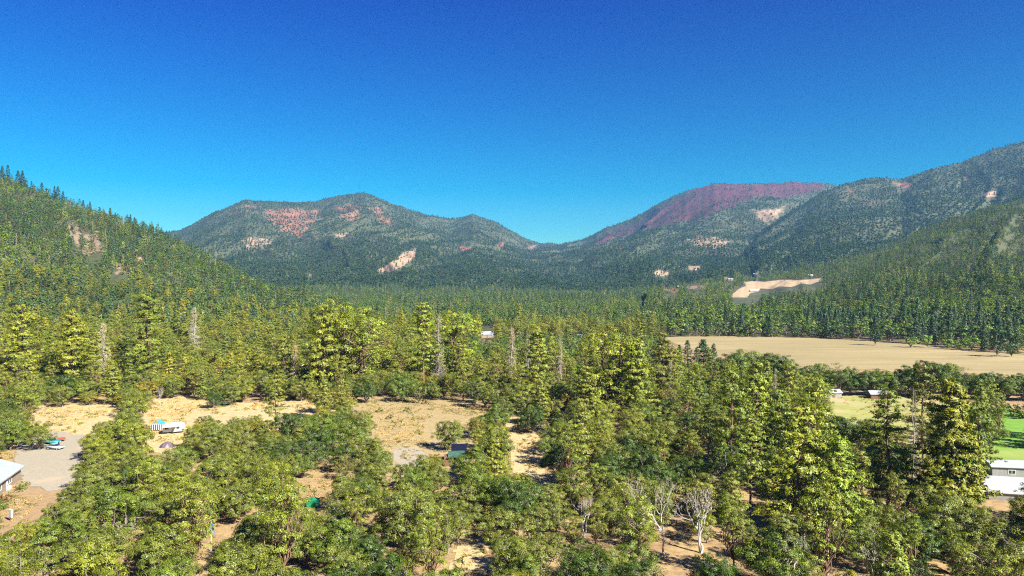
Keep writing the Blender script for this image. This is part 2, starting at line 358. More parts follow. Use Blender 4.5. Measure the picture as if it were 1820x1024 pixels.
def make_materials():
    # near ground: dry grass, litter, bare orange-brown soil
    b = NB('ground'); P = b.pos()
    grass = b.ramp(b.noise(1.3, 6, 0.7, P), [(0.25, (0.20, 0.13, 0.055)), (0.5, (0.40, 0.28, 0.13)), (0.8, (0.58, 0.44, 0.23))])
    soil = b.ramp(b.noise(0.7, 5, 0.6, P), [(0.3, (0.20, 0.12, 0.055)), (0.7, (0.42, 0.28, 0.15))])
    c = b.mix(b.mapr(b.noise(0.09, 5, 0.65, P), 0.45, 0.62), grass, soil)
    c = b.mix(b.mapr(b.noise(0.22, 6, 0.7, P), 0.62, 0.72), c, (0.12, 0.13, 0.04))
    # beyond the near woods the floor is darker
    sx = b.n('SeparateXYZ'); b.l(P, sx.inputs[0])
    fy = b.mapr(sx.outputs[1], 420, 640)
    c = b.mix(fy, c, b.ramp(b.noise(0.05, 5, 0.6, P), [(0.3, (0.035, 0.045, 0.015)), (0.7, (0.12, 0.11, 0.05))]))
    a = b.n('Attribute', attribute_name='patch')
    c = b.mix(a.outputs['Alpha'], c, a.outputs['Color'])
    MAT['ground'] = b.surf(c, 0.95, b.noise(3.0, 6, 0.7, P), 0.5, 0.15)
    b = NB('slope'); P = b.pos()
    c = b.ramp(b.noise(0.02, 8, 0.7, P), [(0.30, (0.045, 0.062, 0.028)), (0.50, (0.072, 0.084, 0.040)), (0.70, (0.125, 0.112, 0.064))])
    n2 = b.noise(0.03, 8, 0.75, P)
    msk = b.mapr(b.math('ADD', a_ := b.n('Attribute', attribute_name='patch').outputs['Alpha'], b.math('MULTIPLY', b.math('SUBTRACT', n2, 0.5), 2.4)), 0.35, 0.85)
    msk = b.math('MULTIPLY', msk, b.math('GREATER_THAN', a_, 0.02))
    pc = b.n('Attribute', attribute_name='patch').outputs['Color']
    c = b.mix(msk, c, b.mix(0.8, pc, b.ramp(b.noise(0.05, 6, 0.7, P), [(0.34, (0.6, 0.72, 0.8)), (0.66, (1.2, 1.08, 1.0))]), 'MULTIPLY'))
    MAT['slope'] = b.surf(c, 0.95)
    def flat(name, stops, s1, big=None, rough=0.95, bs=0.4):
        b = NB(name); P = b.pos(); c = b.ramp(b.noise(s1, 6, 0.7, P), stops)
        if big:
            for (sc_, lo, hi, col) in big: c = b.mix(b.mapr(b.noise(sc_, 5, 0.65, P), lo, hi), c, col)
        MAT[name] = b.surf(c, rough, b.noise(s1 * 3, 5, 0.7, P), bs, 0.1); return b
    flat('dry_meadow', [(0.3, (0.26, 0.19, 0.085)), (0.55, (0.39, 0.30, 0.14)), (0.8, (0.49, 0.39, 0.20))], 0.9, [(0.12, 0.56, 0.70, (0.40, 0.28, 0.17)), (0.5, 0.68, 0.78, (0.22, 0.22, 0.07))])
    flat('pale_grass', [(0.3, (0.36, 0.26, 0.12)), (0.55, (0.55, 0.42, 0.215)), (0.8, (0.66, 0.53, 0.30))], 0.8, [(0.15, 0.58, 0.75, (0.50, 0.34, 0.19)), (0.6, 0.70, 0.8, (0.25, 0.24, 0.09))])
    flat('gravel', [(0.3, (0.30, 0.26, 0.19)), (0.6, (0.38, 0.335, 0.25)), (0.85, (0.46, 0.41, 0.31))], 1.2, [(0.12, 0.55, 0.8, (0.48, 0.37, 0.25))])
    flat('dirt', [(0.3, (0.27, 0.175, 0.09)), (0.6, (0.38, 0.26, 0.14)), (0.85, (0.45, 0.33, 0.18))], 0.9, [(0.3, 0.6, 0.75, (0.22, 0.2, 0.07))])
    # stubble field with its mowing lines
    b = NB('stubble'); P = b.pos(); mp = b.n('Mapping'); mp.inputs['Rotation'].default_value = (0, 0, R(24)); mp.inputs['Scale'].default_value = (0.004, 0.10, 1); b.l(P, mp.inputs[0])
    line = b.noise(1.0, 5, 0.75, mp.outputs[0])
    c = b.ramp(line, [(0.36, (0.27, 0.205, 0.095)), (0.5, (0.37, 0.285, 0.14)), (0.64, (0.44, 0.35, 0.18))])
    c = b.mix(b.mapr(b.noise(0.015, 4, 0.6, P), 0.45, 0.65, 0, 0.8), c, (0.31, 0.25, 0.12))
    c = b.mix(b.mapr(b.noise(0.5, 5, 0.7, P), 0.35, 0.65, 0, 0.6), c, (0.25, 0.21, 0.09))
    MAT['stubble'] = b.surf(c, 0.95)
    b = NB('pasture'); P = b.pos()
    c = b.ramp(b.noise(0.35, 6, 0.7, P), [(0.3, (0.12, 0.26, 0.025)), (0.7, (0.19, 0.36, 0.04))])
    c = b.mix(b.mapr(b.noise(0.03, 5, 0.6, P), 0.50, 0.66), c, (0.32, 0.34, 0.10))
    MAT['pasture'] = b.surf(c, 0.95)
    b = NB('pale_pasture'); P = b.pos()
    c = b.ramp(b.noise(0.35, 6, 0.7, P), [(0.3, (0.25, 0.27, 0.07)), (0.7, (0.38, 0.38, 0.12))])
    c = b.mix(b.mapr(b.noise(0.06, 5, 0.6, P), 0.48, 0.62), c, (0.44, 0.36, 0.19)); MAT['pale_pasture'] = b.surf(c, 0.95)
    def bark(name, c1, c2):
        b = NB(name); t = b.n('TexCoord').outputs['Object']; MAT[name] = b.surf(b.ramp(b.noise(1.6, 5, 0.7, t), [(0.35, c1), (0.7, c2)]), 0.95)
    bark('bark_oak', (0.14, 0.11, 0.08), (0.34, 0.30, 0.25)); bark('bark_pine', (0.13, 0.075, 0.045), (0.32, 0.2, 0.13)); bark('bark_dead', (0.36, 0.33, 0.30), (0.60, 0.56, 0.53))
    bark('bark_tan', (0.36, 0.27, 0.19), (0.56, 0.46, 0.35))
    def leaf(name, c, mass, hues, trans=0.10, rich=1.0):
        "c: leaf colour; hues: multipliers a whole tree may take; per-face attribute tint varies sprays"
        b = NB(name); oi = b.n('ObjectInfo'); c = tuple(q * LEAFK for q in c)
        base = b.mix(1.0, c, b.ramp(oi.outputs['Random'], [(i / max(1, len(hues) - 1), h) for i, h in enumerate(hues)]) if mass else oi.outputs['Color'], 'MULTIPLY')
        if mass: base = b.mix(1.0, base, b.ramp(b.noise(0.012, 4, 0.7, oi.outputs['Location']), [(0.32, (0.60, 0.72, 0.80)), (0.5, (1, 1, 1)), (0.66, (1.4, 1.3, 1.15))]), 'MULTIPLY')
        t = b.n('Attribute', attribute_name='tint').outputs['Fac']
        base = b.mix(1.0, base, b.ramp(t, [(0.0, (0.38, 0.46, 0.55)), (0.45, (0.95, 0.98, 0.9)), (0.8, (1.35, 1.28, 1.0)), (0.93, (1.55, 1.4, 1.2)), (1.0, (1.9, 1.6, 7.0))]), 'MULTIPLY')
        d = b.n('BsdfDiffuse'); b.l(base, d.inputs[0]); tr = b.n('BsdfTranslucent')
        b.l(b.mix(1.0, base, (1.15, 1.25, 0.5), 'MULTIPLY'), tr.inputs[0])
        m1 = b.n('MixShader'); m1.inputs[0].default_value = trans; b.l(d.outputs[0], m1.inputs[1]); b.l(tr.outputs[0], m1.inputs[2])
        g = b.n('BsdfGlossy'); g.inputs['Roughness'].default_value = 0.45; g.inputs[0].default_value = (0.9, 0.95, 0.9, 1)
        m2 = b.n('MixShader'); m2.inputs[0].default_value = 0.0 if name in ('leaf_far_mass', 'leaf_hill_mass', 'leaf_fir_mass', 'leaf_broad_mass') else 0.03; b.l(m1.outputs[0], m2.inputs[1]); b.l(g.outputs[0], m2.inputs[2])
        b.l(m2.outputs[0], b.out.inputs[0]); MAT[name] = b.m
    OAKH = [(0.55, 0.68, 0.6), (0.8, 0.9, 0.8), (1, 1, 1), (1.25, 1.1, 0.9), (1.35, 1.0, 0.9), (0.9, 1.0, 0.8), (0.7, 0.8, 0.7)]
    CONH = [(0.55, 0.7, 0.8), (0.85, 0.95, 1), (1, 1, 1), (1.3, 1.15, 0.9), (0.8, 0.9, 0.9), (1.1, 1.0, 0.7)]
    leaf('leaf_oak', (0.172, 0.200, 0.024), False, OAKH); leaf('leaf_oak_mass', (0.172, 0.200, 0.024), True, OAKH)
    leaf('leaf_pine', (0.240, 0.265, 0.028), False, CONH); leaf('leaf_pine_mass', (0.240, 0.265, 0.028), True, CONH)
    leaf('leaf_fir', (0.050, 0.105, 0.040), False, CONH, 0.15); leaf('leaf_fir_mass', (0.085, 0.145, 0.058), True, CONH, 0.15)
    leaf('leaf_broad', (0.120, 0.190, 0.025), False, OAKH); leaf('leaf_broad_mass', (0.150, 0.215, 0.032), True, [(0.5, 0.62, 0.6), (0.8, 0.9, 0.8), (1, 1, 1), (1.3, 1.3, 0.9), (0.8, 0.85, 0.8), (0.6, 0.7, 0.7)])
    leaf('leaf_hill_mass', (0.150, 0.205, 0.066), True, [(0.4, 0.55, 0.6), (0.65, 0.85, 0.9), (1, 1, 1), (1.5, 1.35, 1.0), (1.1, 1.1, 1.0), (0.6, 0.75, 0.8), (1.9, 1.35, 1.3)], 0.2)
    leaf('leaf_far_mass', (0.068, 0.102, 0.047), True, [(0.70, 0.78, 0.82), (0.9, 0.95, 0.97), (1.05, 1.02, 1.0), (1.15, 1.1, 1.08), (0.8, 0.87, 0.9)], 0.3)
    leaf('straw', (0.42, 0.31, 0.15), True, [(0.8, 0.8, 0.8), (1, 1, 1), (1.25, 1.2, 1.1)], 0.2); leaf('weed', (0.12, 0.15, 0.04), True, [(1, 1, 1), (1.3, 1.1, 1)], 0.2)
    leaf('leaf_bush', (0.20, 0.20, 0.04), False, OAKH); leaf('twig_pale', (0.42, 0.36, 0.28), False, OAKH, 0.2)
    leaf('twig_pale_mass', (0.30, 0.24, 0.17), True, [(0.7, 0.7, 0.7), (1, 1, 1), (1.1, 1.0, 0.9)], 0.2)
    def plain(name, c, rough=0.6, metal=0.0, var=0.15, s=2.0, spec=0.4):
        b = NB(name); t = b.n('TexCoord').outputs['Object']
        lo, hi = tuple(q * (1 - var) for q in c), tuple(min(1, q * (1 + var)) for q in c)
        MAT[name] = b.surf(b.ramp(b.noise(s, 4, 0.6, t), [(0.3, lo), (0.7, hi)]), rough, metal=metal, spec=spec)
    plain('roof_pale', (0.62, 0.68, 0.68), 0.4); plain('wall_tan', (0.30, 0.235, 0.165), 0.9); plain('trim_white', (0.8, 0.8, 0.78), 0.5)
    plain('glass_dark', (0.03, 0.04, 0.05), 0.1, spec=0.8); plain('paint_silver', (0.55, 0.60, 0.64), 0.3, 0.3); plain('paint_teal', (0.03, 0.28, 0.30), 0.35)
    plain('rubber', (0.02, 0.02, 0.02), 0.8); plain('tarp_blue', (0.04, 0.36, 0.62), 0.6); plain('tarp_navy', (0.008, 0.010, 0.028), 0.9, spec=0.1); plain('fabric_white', (0.78, 0.80, 0.84), 0.6)
    plain('fabric_plum', (0.13, 0.09, 0.13), 0.8); plain('wood_red', (0.20, 0.105, 0.065), 0.9); plain('roof_green', (0.05, 0.12, 0.085), 0.7, s=1.0, var=0.5); plain('dumpster_green', (0.01, 0.25, 0.11), 0.5)
    plain('blue_bright', (0.02, 0.22, 0.62), 0.5); plain('pole_grey', (0.42, 0.40, 0.37), 0.8); plain('pole_white', (0.7, 0.7, 0.68), 0.6); plain('red_paint', (0.45, 0.08, 0.05), 0.6)
    plain('metal_grey', (0.50, 0.52, 0.55), 0.5); plain('shade_grey', (0.30, 0.29, 0.28), 0.8); plain('rust', (0.25, 0.12, 0.07), 0.9); plain('wood_post', (0.22, 0.17, 0.12), 0.9)
    # ribbed sheet metal roofs
    for nm, c1, c2 in (('sheet_roof', (0.36, 0.38, 0.42), (0.52, 0.54, 0.58)), ('sheet_green', (0.32, 0.44, 0.44), (0.48, 0.60, 0.60))):
        b = NB(nm); t = b.n('TexCoord').outputs['Object']; w = b.n('TexWave', wave_type='BANDS', bands_direction='X'); w.inputs['Scale'].default_value = 1.6; w.inputs['Distortion'].default_value = 0.0; b.l(t, w.inputs[0])
        c = b.ramp(b.noise(0.5, 5, 0.7, t), [(0.3, c1), (0.7, c2)])
        MAT[nm] = b.surf(c, 0.45, w.outputs['Fac'], 0.5, 0.05)

# ------------------------------------------------------------------ vegetation
def cards(rng, C, N, su, sv, tint):
    "irregular leaf sprays: centres C, facing N, half sizes su, sv"
    n = len(C); N = N / (np.linalg.norm(N, axis=1)[:, None] + 1e-9)
    t = rng.normal(size=(n, 3)); U = np.cross(N, t); U /= np.linalg.norm(U, axis=1)[:, None] + 1e-9; Vv = np.cross(N, U)
    j = rng.uniform(0.6, 1.25, (n, 4)); su = np.broadcast_to(su, n) * rng.uniform(0.6, 1.3, n); sv = np.broadcast_to(sv, n) * rng.uniform(0.6, 1.3, n)
    off = [U * (su * j[:, 0])[:, None], Vv * (sv * j[:, 1])[:, None], -U * (su * j[:, 2])[:, None], -Vv * (sv * j[:, 3])[:, None]]
    V = np.stack([C + o for o in off], 1).reshape(-1, 3)
    return V, np.arange(4 * n).reshape(n, 4), tint
def cat(parts):
    V, Fq, T, o = [], [], [], 0
    for v, f, t in parts: V.append(v); Fq.append(f + o); T.append(t); o += len(v)
    return np.concatenate(V), np.concatenate(Fq), np.concatenate(T)
def unit(rng, n, zmin=-1.0):
    z = rng.uniform(zmin, 1, n); a = rng.uniform(0, 2 * np.pi, n); s = np.sqrt(1 - z * z)
    return np.stack([s * np.cos(a), s * np.sin(a), z], 1)
def bent(rng, a, b, n=5, w=0.12):
    a, b = np.array(a, float), np.array(b, float); t = np.linspace(0, 1, n)[:, None]; L = np.linalg.norm(b - a)
    P = a + (b - a) * t + rng.normal(size=(n, 3)) * w * L * np.sin(np.pi * t) * 0.5
    return P

def gen_oak(seed, rad=5.0, ht=9.2, lobes=14, clumps=17, leaves=115, lsz=0.092, flat=0.8, trunk=1, low=0.13):
    "broad crown of overlapping leafy lobes on a forked trunk -> (crown arrays, wood arrays)"
    rng = np.random.default_rng(seed); parts, wood = [], []
    base_z = ht * low; cz = (ht + base_z) / 2; hz = (ht - base_z) / 2
    LC = []
    tries = 0
    while len(LC) < lobes and tries < 2000:
        tries += 1; u = unit(rng, 1, -0.95)[0]; q = rng.uniform(0.40, 0.86)
        p = np.array([u[0] * rad * q, u[1] * rad * q, cz + u[2] * hz * q])
        if all(np.linalg.norm((p - l) * (1, 1, 1.2)) > rad * 0.38 for l, _ in LC) or tries > 900: LC.append((p, rng.uniform(0.30, 0.50) * rad))
    for s in range(trunk):
        fork = np.array([rng.normal() * 0.3, rng.normal() * 0.3, base_z * 0.9])
        b0 = np.array([rng.normal() * 0.25 * (trunk > 1), rng.normal() * 0.25 * (trunk > 1), -0.3])
        P = bent(rng, b0, fork, 4, 0.1); wood.append(tube(P, np.linspace(0.34, 0.24, 4) * rad / 5, 7))
    for p, r in LC:
        P = bent(rng, fork, p, 5, 0.22); wood.append(tube(P, np.linspace(0.19, 0.06, 5) * rad / 5, 5))
        tl = rng.uniform(0.3, 0.62)
        n = max(2, int(clumps * rng.uniform(0.8, 1.2))); D = unit(rng, n, -0.5); cr = r * rng.uniform(0.75, 1.08, n)
        CC = p + D * cr[:, None] * (1, 1, flat)
        for k in range(n):
            if k % 3 == 0: wood.append(tube(bent(rng, p, CC[k] * 0.97 + p * 0.03, 4, 0.2), np.linspace(0.055, 0.02, 4) * rad / 5, 3))
            m = max(1, int(leaves * rng.uniform(0.45, 1.3))); d = unit(rng, m, -0.75); rr = r * rng.uniform(0.24, 0.42)
            pos = CC[k] + d * rr * rng.uniform(0.35, 1.05, (m, 1)) ** 0.6 * (1, 1, 0.7)
            nor = d * 0.75 + D[k] * 0.95 + (0, 0, 0.3) + rng.normal(size=(m, 3)) * 0.38
            parts.append(cards(rng, pos, nor, lsz * 1.15, lsz * 0.8, np.where(rng.random(m) < 0.035, 1.0, np.clip(tl + rng.normal(0, 0.1) + rng.normal(0, 0.18, m), 0, 0.9))))
    return cat(parts), wood

def gen_conifer(seed, ht=22.0, rad=5.0, start=0.16, whorl=0.85, nb=7, tufts=6, need=24, nl=0.32, nw=0.085, droop=0.1, up=0.35, shape=0.62, dens=1.0, lean=0.0):
    "straight stem with whorls of branches carrying needle tufts"
    rng = np.random.default_rng(seed); parts, wood = [], []
    top = np.array([rng.normal() * lean, rng.normal() * lean, ht])
    wood.append(tube(bent(rng, (0, 0, -0.4), top, 9, 0.012), np.linspace(0.30, 0.03, 9) * ht / 22, 7))
    z = ht * start
    while z < ht * 0.985:
        f = (z / ht - start) / (1 - start); L0 = rad * (min(1, 0.55 + f * 3.0)) * (1 - f) ** shape + 0.25
        a0 = rng.uniform(0, 6.28)
        gap = rng.random() < 0.12
        for k in range(nb if not gap else nb // 2):
            if rng.random() > dens: continue
            a = a0 + k * 6.283 / nb + rng.normal() * 0.25; L = L0 * rng.uniform(0.45, 1.25)
            d = np.array([math.cos(a), math.sin(a), 0]); c = np.array([0, 0, z + rng.normal() * 0.45 * whorl]) + top * (1, 1, 0) * z / ht
            e = c + d * L + np.array([0, 0, L * (up * f - droop * (1 - f)) + rng.normal() * 0.15])
            wood.append(tube(np.array([c, (c + e) / 2 + (0, 0, 0.05 * L), e]), np.array([0.07, 0.045, 0.015]) * ht / 22, 3))
            nt = max(1, int(tufts * L / rad + 0.5)); tl = rng.uniform(0.25, 0.65)
            for t in range(nt):
                q = 1 - (t + rng.random() * 0.5) / (nt + 0.6) * 0.78
                pc = c + (e - c) * q + np.array([-d[1], d[0], 0]) * rng.normal() * 0.20 * L * (1.15 - q * 0.5) + (0, 0, 0.1)
                m = max(1, int(need * rng.uniform(0.6, 1.3))); dd = unit(rng, m, -0.4)
                dd = dd + d * 0.5; pos = pc + dd * max(0.5, nl * 0.75) * rng.uniform(0.25, 1.0, (m, 1))
                nor = dd * 0.6 + (0, 0, 0.55) + d * 0.6 + rng.normal(size=(m, 3)) * 0.4
                parts.append(cards(rng, pos, nor, nl, nw, np.where(rng.random(m) < 0.02, 1.0, np.clip(tl + rng.normal(0, 0.08) + rng.normal(0, 0.14, m), 0, 0.9))))
        z += whorl * rng.uniform(0.7, 1.3) * (1.15 - 0.5 * f)
    return cat(parts), wood

def gen_snag(seed, ht=18, rad=2.6, n=150, twigs=9, tw=0.035):
    "dead conifer: bare stem, drooping bare branches with fine twigs"
    rng = np.random.default_rng(seed); wood = []; parts = []
    wood.append(tube(bent(rng, (0, 0, -0.4), (rng.normal() * 0.3, rng.normal() * 0.3, ht), 9, 0.02), np.linspace(0.20, 0.02, 9), 6))
    for i in range(n):
        f = rng.uniform(0.15, 0.98); a = rng.uniform(0, 6.28); L = rad * (1 - f * 0.85) * rng.uniform(0.4, 1.2)
        c = np.array([0, 0, ht * f]); e = c + np.array([math.cos(a) * L, math.sin(a) * L, -L * rng.uniform(0.0, 0.5)])
        wood.append(tube(bent(rng, c, e, 4, 0.15), np.array([0.05, 0.035, 0.025, 0.012]), 3))
        m = twigs; q = rng.uniform(0.25, 1, (m, 1)); p = c + (e - c) * q
        parts.append(cards(rng, p + rng.normal(size=(m, 3)) * 0.12 - (0, 0, 0.12), rng.normal(size=(m, 3)) * (1, 1, 0.3), 0.34, tw, rng.uniform(0.3, 0.7, m)))
    return cat(parts), wood

def gen_bare(seed, ht=9, spread=3.6, depth=4, stems=3):
    "dead broad tree: forked pale limbs"
    rng = np.random.default_rng(seed); wood, tips = [], []
    def go(p, d, L, r, k):
        e = p + d * L; wood.append(tube(bent(rng, p, e, 4, 0.16), np.linspace(r, r * 0.62, 4), 5 if k > 2 else 3))
        if k == 0: tips.append(e); return
        for _ in range(3 if k > 2 or rng.random() < 0.5 else 2):
            n = d + rng.normal(size=3) * 0.50 + (0, 0, 0.14); n /= np.linalg.norm(n); go(e, n, L * rng.uniform(0.6, 0.86), r * 0.58, k - 1)
    for s in range(stems):
        a = rng.uniform(0, 6.28); d = np.array([math.cos(a) * 0.2, math.sin(a) * 0.2, 1.0]); d /= np.linalg.norm(d)
        go(np.array([math.cos(a) * 0.2, math.sin(a) * 0.2, -0.3]), d, ht * 0.27, 0.17, depth)
    tips = np.array(tips); m = 3; P = np.repeat(tips, m, 0) + rng.normal(size=(len(tips) * m, 3)) * 0.28
    tw = cards(rng, P, rng.normal(size=(len(P), 3)), 0.26, 0.022, rng.uniform(0.4, 0.8, len(P)))
    return tw, wood

def woodmesh(name, wood, mat):
    V, Q, o = [], [], 0
    for v, f in wood: V.append(v); Q.append(f + o); o += len(v)
    return mesh_np(name, np.concatenate(V), np.concatenate(Q), [mat], smooth=True)
def crownmesh(name, c, mat): return mesh_np(name, c[0], c[1], [mat], attr={'tint': ('FACE', 'FLOAT', c[2])})
def both(name, c, wood, mleaf, mwood):
    V, Q, o = [c[0]], [c[1]], len(c[0]); mi = [np.zeros(len(c[1]), int)]
    for v, f in wood: V.append(v); Q.append(f + o); o += len(v); mi.append(np.ones(len(f), int))
    T = np.concatenate([c[2], np.full(sum(len(f) for v, f in wood), 0.5)]) if wood else c[2]
    return mesh_np(name, np.concatenate(V), np.concatenate(Q), [mleaf, mwood], np.concatenate(mi), attr={'tint': ('FACE', 'FLOAT', T)})

# real sizes of the sources: crown radius / height, used for placing
SRC = {}          # kind -> list of dict(crown mesh, wood mesh, rad, ht)
MASS = {}         # kind -> list of meshes (crown + wood) for the woods built as one mass
def make_sources():
    oaks = [dict(seed=1), dict(seed=2, rad=5.4, ht=8.6, lobes=15), dict(seed=3, rad=4.6, ht=9.2, trunk=2), dict(seed=4, rad=4.9, ht=8.2, lobes=12, clumps=13), dict(seed=5, rad=4.4, ht=9.4, lobes=12), dict(seed=6, rad=5.2, ht=9.6, trunk=2, lobes=14),
            dict(seed=7, rad=4.8, ht=8.8, lobes=12, clumps=13, leaves=60), dict(seed=8, rad=4.7, ht=8.6, lobes=12)]
    SRC['oak'] = []
    for i, p in enumerate(oaks):
        c, w = gen_oak(**p); SRC['oak'].append(dict(c=crownmesh('oak_crown', c, MAT['leaf_oak']), w=woodmesh('oak_wood', w, MAT['bark_oak']), rad=p.get('rad', 5.0), ht=p.get('ht', 8.5)))
        MASS.setdefault('oak', []).append(both('oak_whole', c, w, MAT['leaf_oak_mass'], MAT['bark_oak']))
    pines = [dict(seed=21), dict(seed=22, ht=24, rad=5.2, start=0.25, whorl=1.0, nb=6), dict(seed=23, ht=19, rad=5.0, start=0.10, whorl=0.7), dict(seed=24, ht=22, rad=4.8, start=0.28, dens=0.8), dict(seed=25, ht=19, rad=5.8, start=0.12, nb=7, tufts=6), dict(seed=26, ht=20, rad=5.2, start=0.15, whorl=0.95, dens=0.9, shape=0.55)]
    SRC['pine'] = []
    pines += [dict(seed=27, rad=4.2, ht=17, lobes=20, clumps=13, leaves=62, low=0.14, flat=0.6, lsz=0.1), dict(seed=28, rad=3.8, ht=19, lobes=24, clumps=11, leaves=60, low=0.2, flat=0.55, lsz=0.1), dict(seed=29, rad=4.8, ht=15, lobes=18, clumps=14, leaves=62, low=0.1, flat=0.65, lsz=0.1)]
    for p in pines:
        c, w = gen_oak(**p) if 'lobes' in p else gen_conifer(**p); SRC['pine'].append(dict(c=crownmesh('pine_crown', c, MAT['leaf_pine']), w=woodmesh('pine_wood', w, MAT['bark_pine']), rad=p.get('rad', 5.0), ht=p.get('ht', 22.0)))
        MASS.setdefault('pine', []).append(both('pine_whole', c, w, MAT['leaf_pine_mass'], MAT['bark_pine']))
    # the great bushy pine beside the pasture
    c, w = gen_conifer(41, ht=24, rad=6.3, start=0.08, whorl=0.72, nb=9, tufts=7, need=26, nl=0.42, nw=0.11, shape=0.75, droop=0.05)
    SRC['great'] = [dict(c=crownmesh('pine_crown', c, MAT['leaf_pine']), w=woodmesh('pine_wood', w, MAT['bark_pine']), rad=5.4, ht=24.0)]
    firs = [dict(seed=31, ht=22, rad=5.0, start=0.05, whorl=0.8, nb=7, tufts=5, need=10, nl=0.5, nw=0.16, droop=0.25, up=0.25, shape=0.95), dict(seed=32, ht=23, rad=4.6, start=0.06, whorl=0.85, nb=6, tufts=4, need=9, nl=0.5, nw=0.16, droop=0.28, up=0.2, shape=0.9),
            dict(seed=33, ht=19, rad=5.0, start=0.05, whorl=0.8, nb=7, tufts=4, need=9, nl=0.52, nw=0.16, droop=0.2, up=0.3, shape=0.85)]
    SRC['fir'] = []
    for p in firs:
        c, w = gen_conifer(**p); SRC['fir'].append(dict(c=crownmesh('fir_crown', c, MAT['leaf_fir']), w=woodmesh('fir_wood', w, MAT['bark_pine']), rad=p['rad'], ht=p['ht'], one=both('fir_whole', c, w, MAT['leaf_fir'], MAT['bark_pine'])))
    SRC['broad'] = []
    for p in [dict(seed=51, rad=5.2, ht=14, lobes=13, clumps=9, leaves=26, lsz=0.30, low=0.1), dict(seed=52, rad=4.6, ht=16, lobes=13, clumps=9, leaves=26, lsz=0.30, low=0.1), dict(seed=53, rad=5.6, ht=12, lobes=12, clumps=9, leaves=26, lsz=0.30, low=0.08)]:
        c, w = gen_oak(**p); SRC['broad'].append(dict(c=crownmesh('broad_crown', c, MAT['leaf_broad']), w=woodmesh('broad_wood', w, MAT['bark_oak']), rad=p['rad'], ht=p['ht'], one=both('broad_whole', c, w, MAT['leaf_broad'], MAT['bark_oak'])))
    SRC['snag'] = []
    for p in [dict(seed=61), dict(seed=62, ht=16, rad=3.0, n=170, twigs=12), dict(seed=63, ht=20, rad=2.4, n=120)]:
        c, w = gen_snag(**p); SRC['snag'].append(dict(c=crownmesh('snag_twigs', c, MAT['twig_pale']), w=woodmesh('snag_wood', w, MAT['bark_dead']), rad=p.get('rad', 2.6), ht=p.get('ht', 18)))
    c, w = gen_snag(66, 9, 0.6, 8, 3); SRC['pole_snag'] = [dict(c=crownmesh('snag_twigs', c, MAT['twig_pale']), w=woodmesh('snag_wood', w, MAT['bark_tan']), rad=1, ht=9)]
    SRC['bare'] = []
    for p in [dict(seed=171, stems=2), dict(seed=172, ht=10, stems=1, depth=5), dict(seed=173, ht=7, stems=2)]:
        c, w = gen_bare(**p); SRC['bare'].append(dict(c=crownmesh('bare_twigs', c, MAT['twig_pale']), w=woodmesh('bare_wood', w, MAT['bark_dead']), rad=3.5, ht=p.get('ht', 9)))
    SRC['bush'] = []
    for p in [dict(seed=81, rad=1.7, ht=1.9, lobes=6, clumps=7, leaves=26, lsz=0.13, low=0.02), dict(seed=82, rad=2.1, ht=1.5, lobes=7, clumps=7, leaves=24, lsz=0.13, low=0.02)]:
        c, w = gen_oak(**p); SRC['bush'].append(dict(one=both('bush', c, w, MAT['leaf_bush'], MAT['bark_oak']), rad=p['rad'], ht=p['ht']))
    # middle distance (a tree is 10 to 25 px tall): coarser sprays
    MASS['mid_con'] = [both('c', *gen_conifer(s, ht=h, rad=r, start=0.08, whorl=1.5, nb=6, tufts=3, need=4, nl=0.80, nw=0.42, droop=0.2, up=0.2, shape=0.62), MAT[m], MAT['bark_pine'])
                       for s, h, r, m in ((91, 18, 4.8, 'leaf_hill_mass'), (92, 21, 5.0, 'leaf_hill_mass'), (93, 15, 4.8, 'leaf_hill_mass'), (94, 21, 4.9, 'leaf_fir_mass'), (95, 18, 5.0, 'leaf_fir_mass'))]
    for s_, r_, h_, m_ in ((88, 4.4, 15, 'leaf_hill_mass'), (89, 4.0, 18, 'leaf_fir_mass')): MASS['mid_con'].append(both('c', *gen_oak(s_, rad=r_, ht=h_, lobes=14, clumps=5, leaves=6, lsz=0.5, low=0.05, flat=0.6), MAT[m_], MAT['bark_pine']))
    MASS['mid_broad'] = [both('b', *gen_oak(s, rad=r, ht=h, lobes=9, clumps=6, leaves=7, lsz=0.55, low=0.05), MAT[m], MAT['bark_oak'])
                         for s, r, h, m in ((96, 4.8, 11, 'leaf_hill_mass'), (97, 5.2, 12, 'leaf_broad_mass'), (98, 4.4, 9, 'leaf_hill_mass'), (99, 5.0, 13, 'leaf_broad_mass'))]
    c, w = gen_snag(65, 18, 2.6, 40, 6, 0.12); MASS['mid_dead'] = [both('d', c, w, MAT['twig_pale_mass'], MAT['bark_tan'])]
    # far slopes (a tree is 1 to 4 px): small irregular clumps
    def far(seed, ht, rad, cone):
        rng = np.random.default_rng(seed); parts = []
        for k in range(14 if cone else 12):
            f = rng.uniform(0.05, 0.97); rr = rad * ((1 - f) if cone else math.sqrt(max(0.05, 1 - (2 * f - 1) ** 2))) * rng.uniform(0.5, 1.0); a = rng.uniform(0, 6.28)
            d = np.array([[math.cos(a), math.sin(a), 0.55]]); parts.append(cards(rng, np.array([[math.cos(a) * rr, math.sin(a) * rr, ht * f]]), d + rng.normal(size=(1, 3)) * 0.15, rad * 0.62, rad * 0.75, np.array([np.clip(rng.normal(0.42, 0.07), 0, 0.6)])))
        return crownmesh('f', cat(parts), MAT['leaf_far_mass'])
    MASS['far_con'] = [far(s, h, r, True) for s, h, r in ((101, 20, 4.2), (102, 17, 4.0), (103, 23, 4.6))]
    MASS['far_shrub'] = [far(s, h, r, False) for s, h, r in ((104, 6, 4.6), (105, 5, 5.2), (106, 7.5, 4.4))]

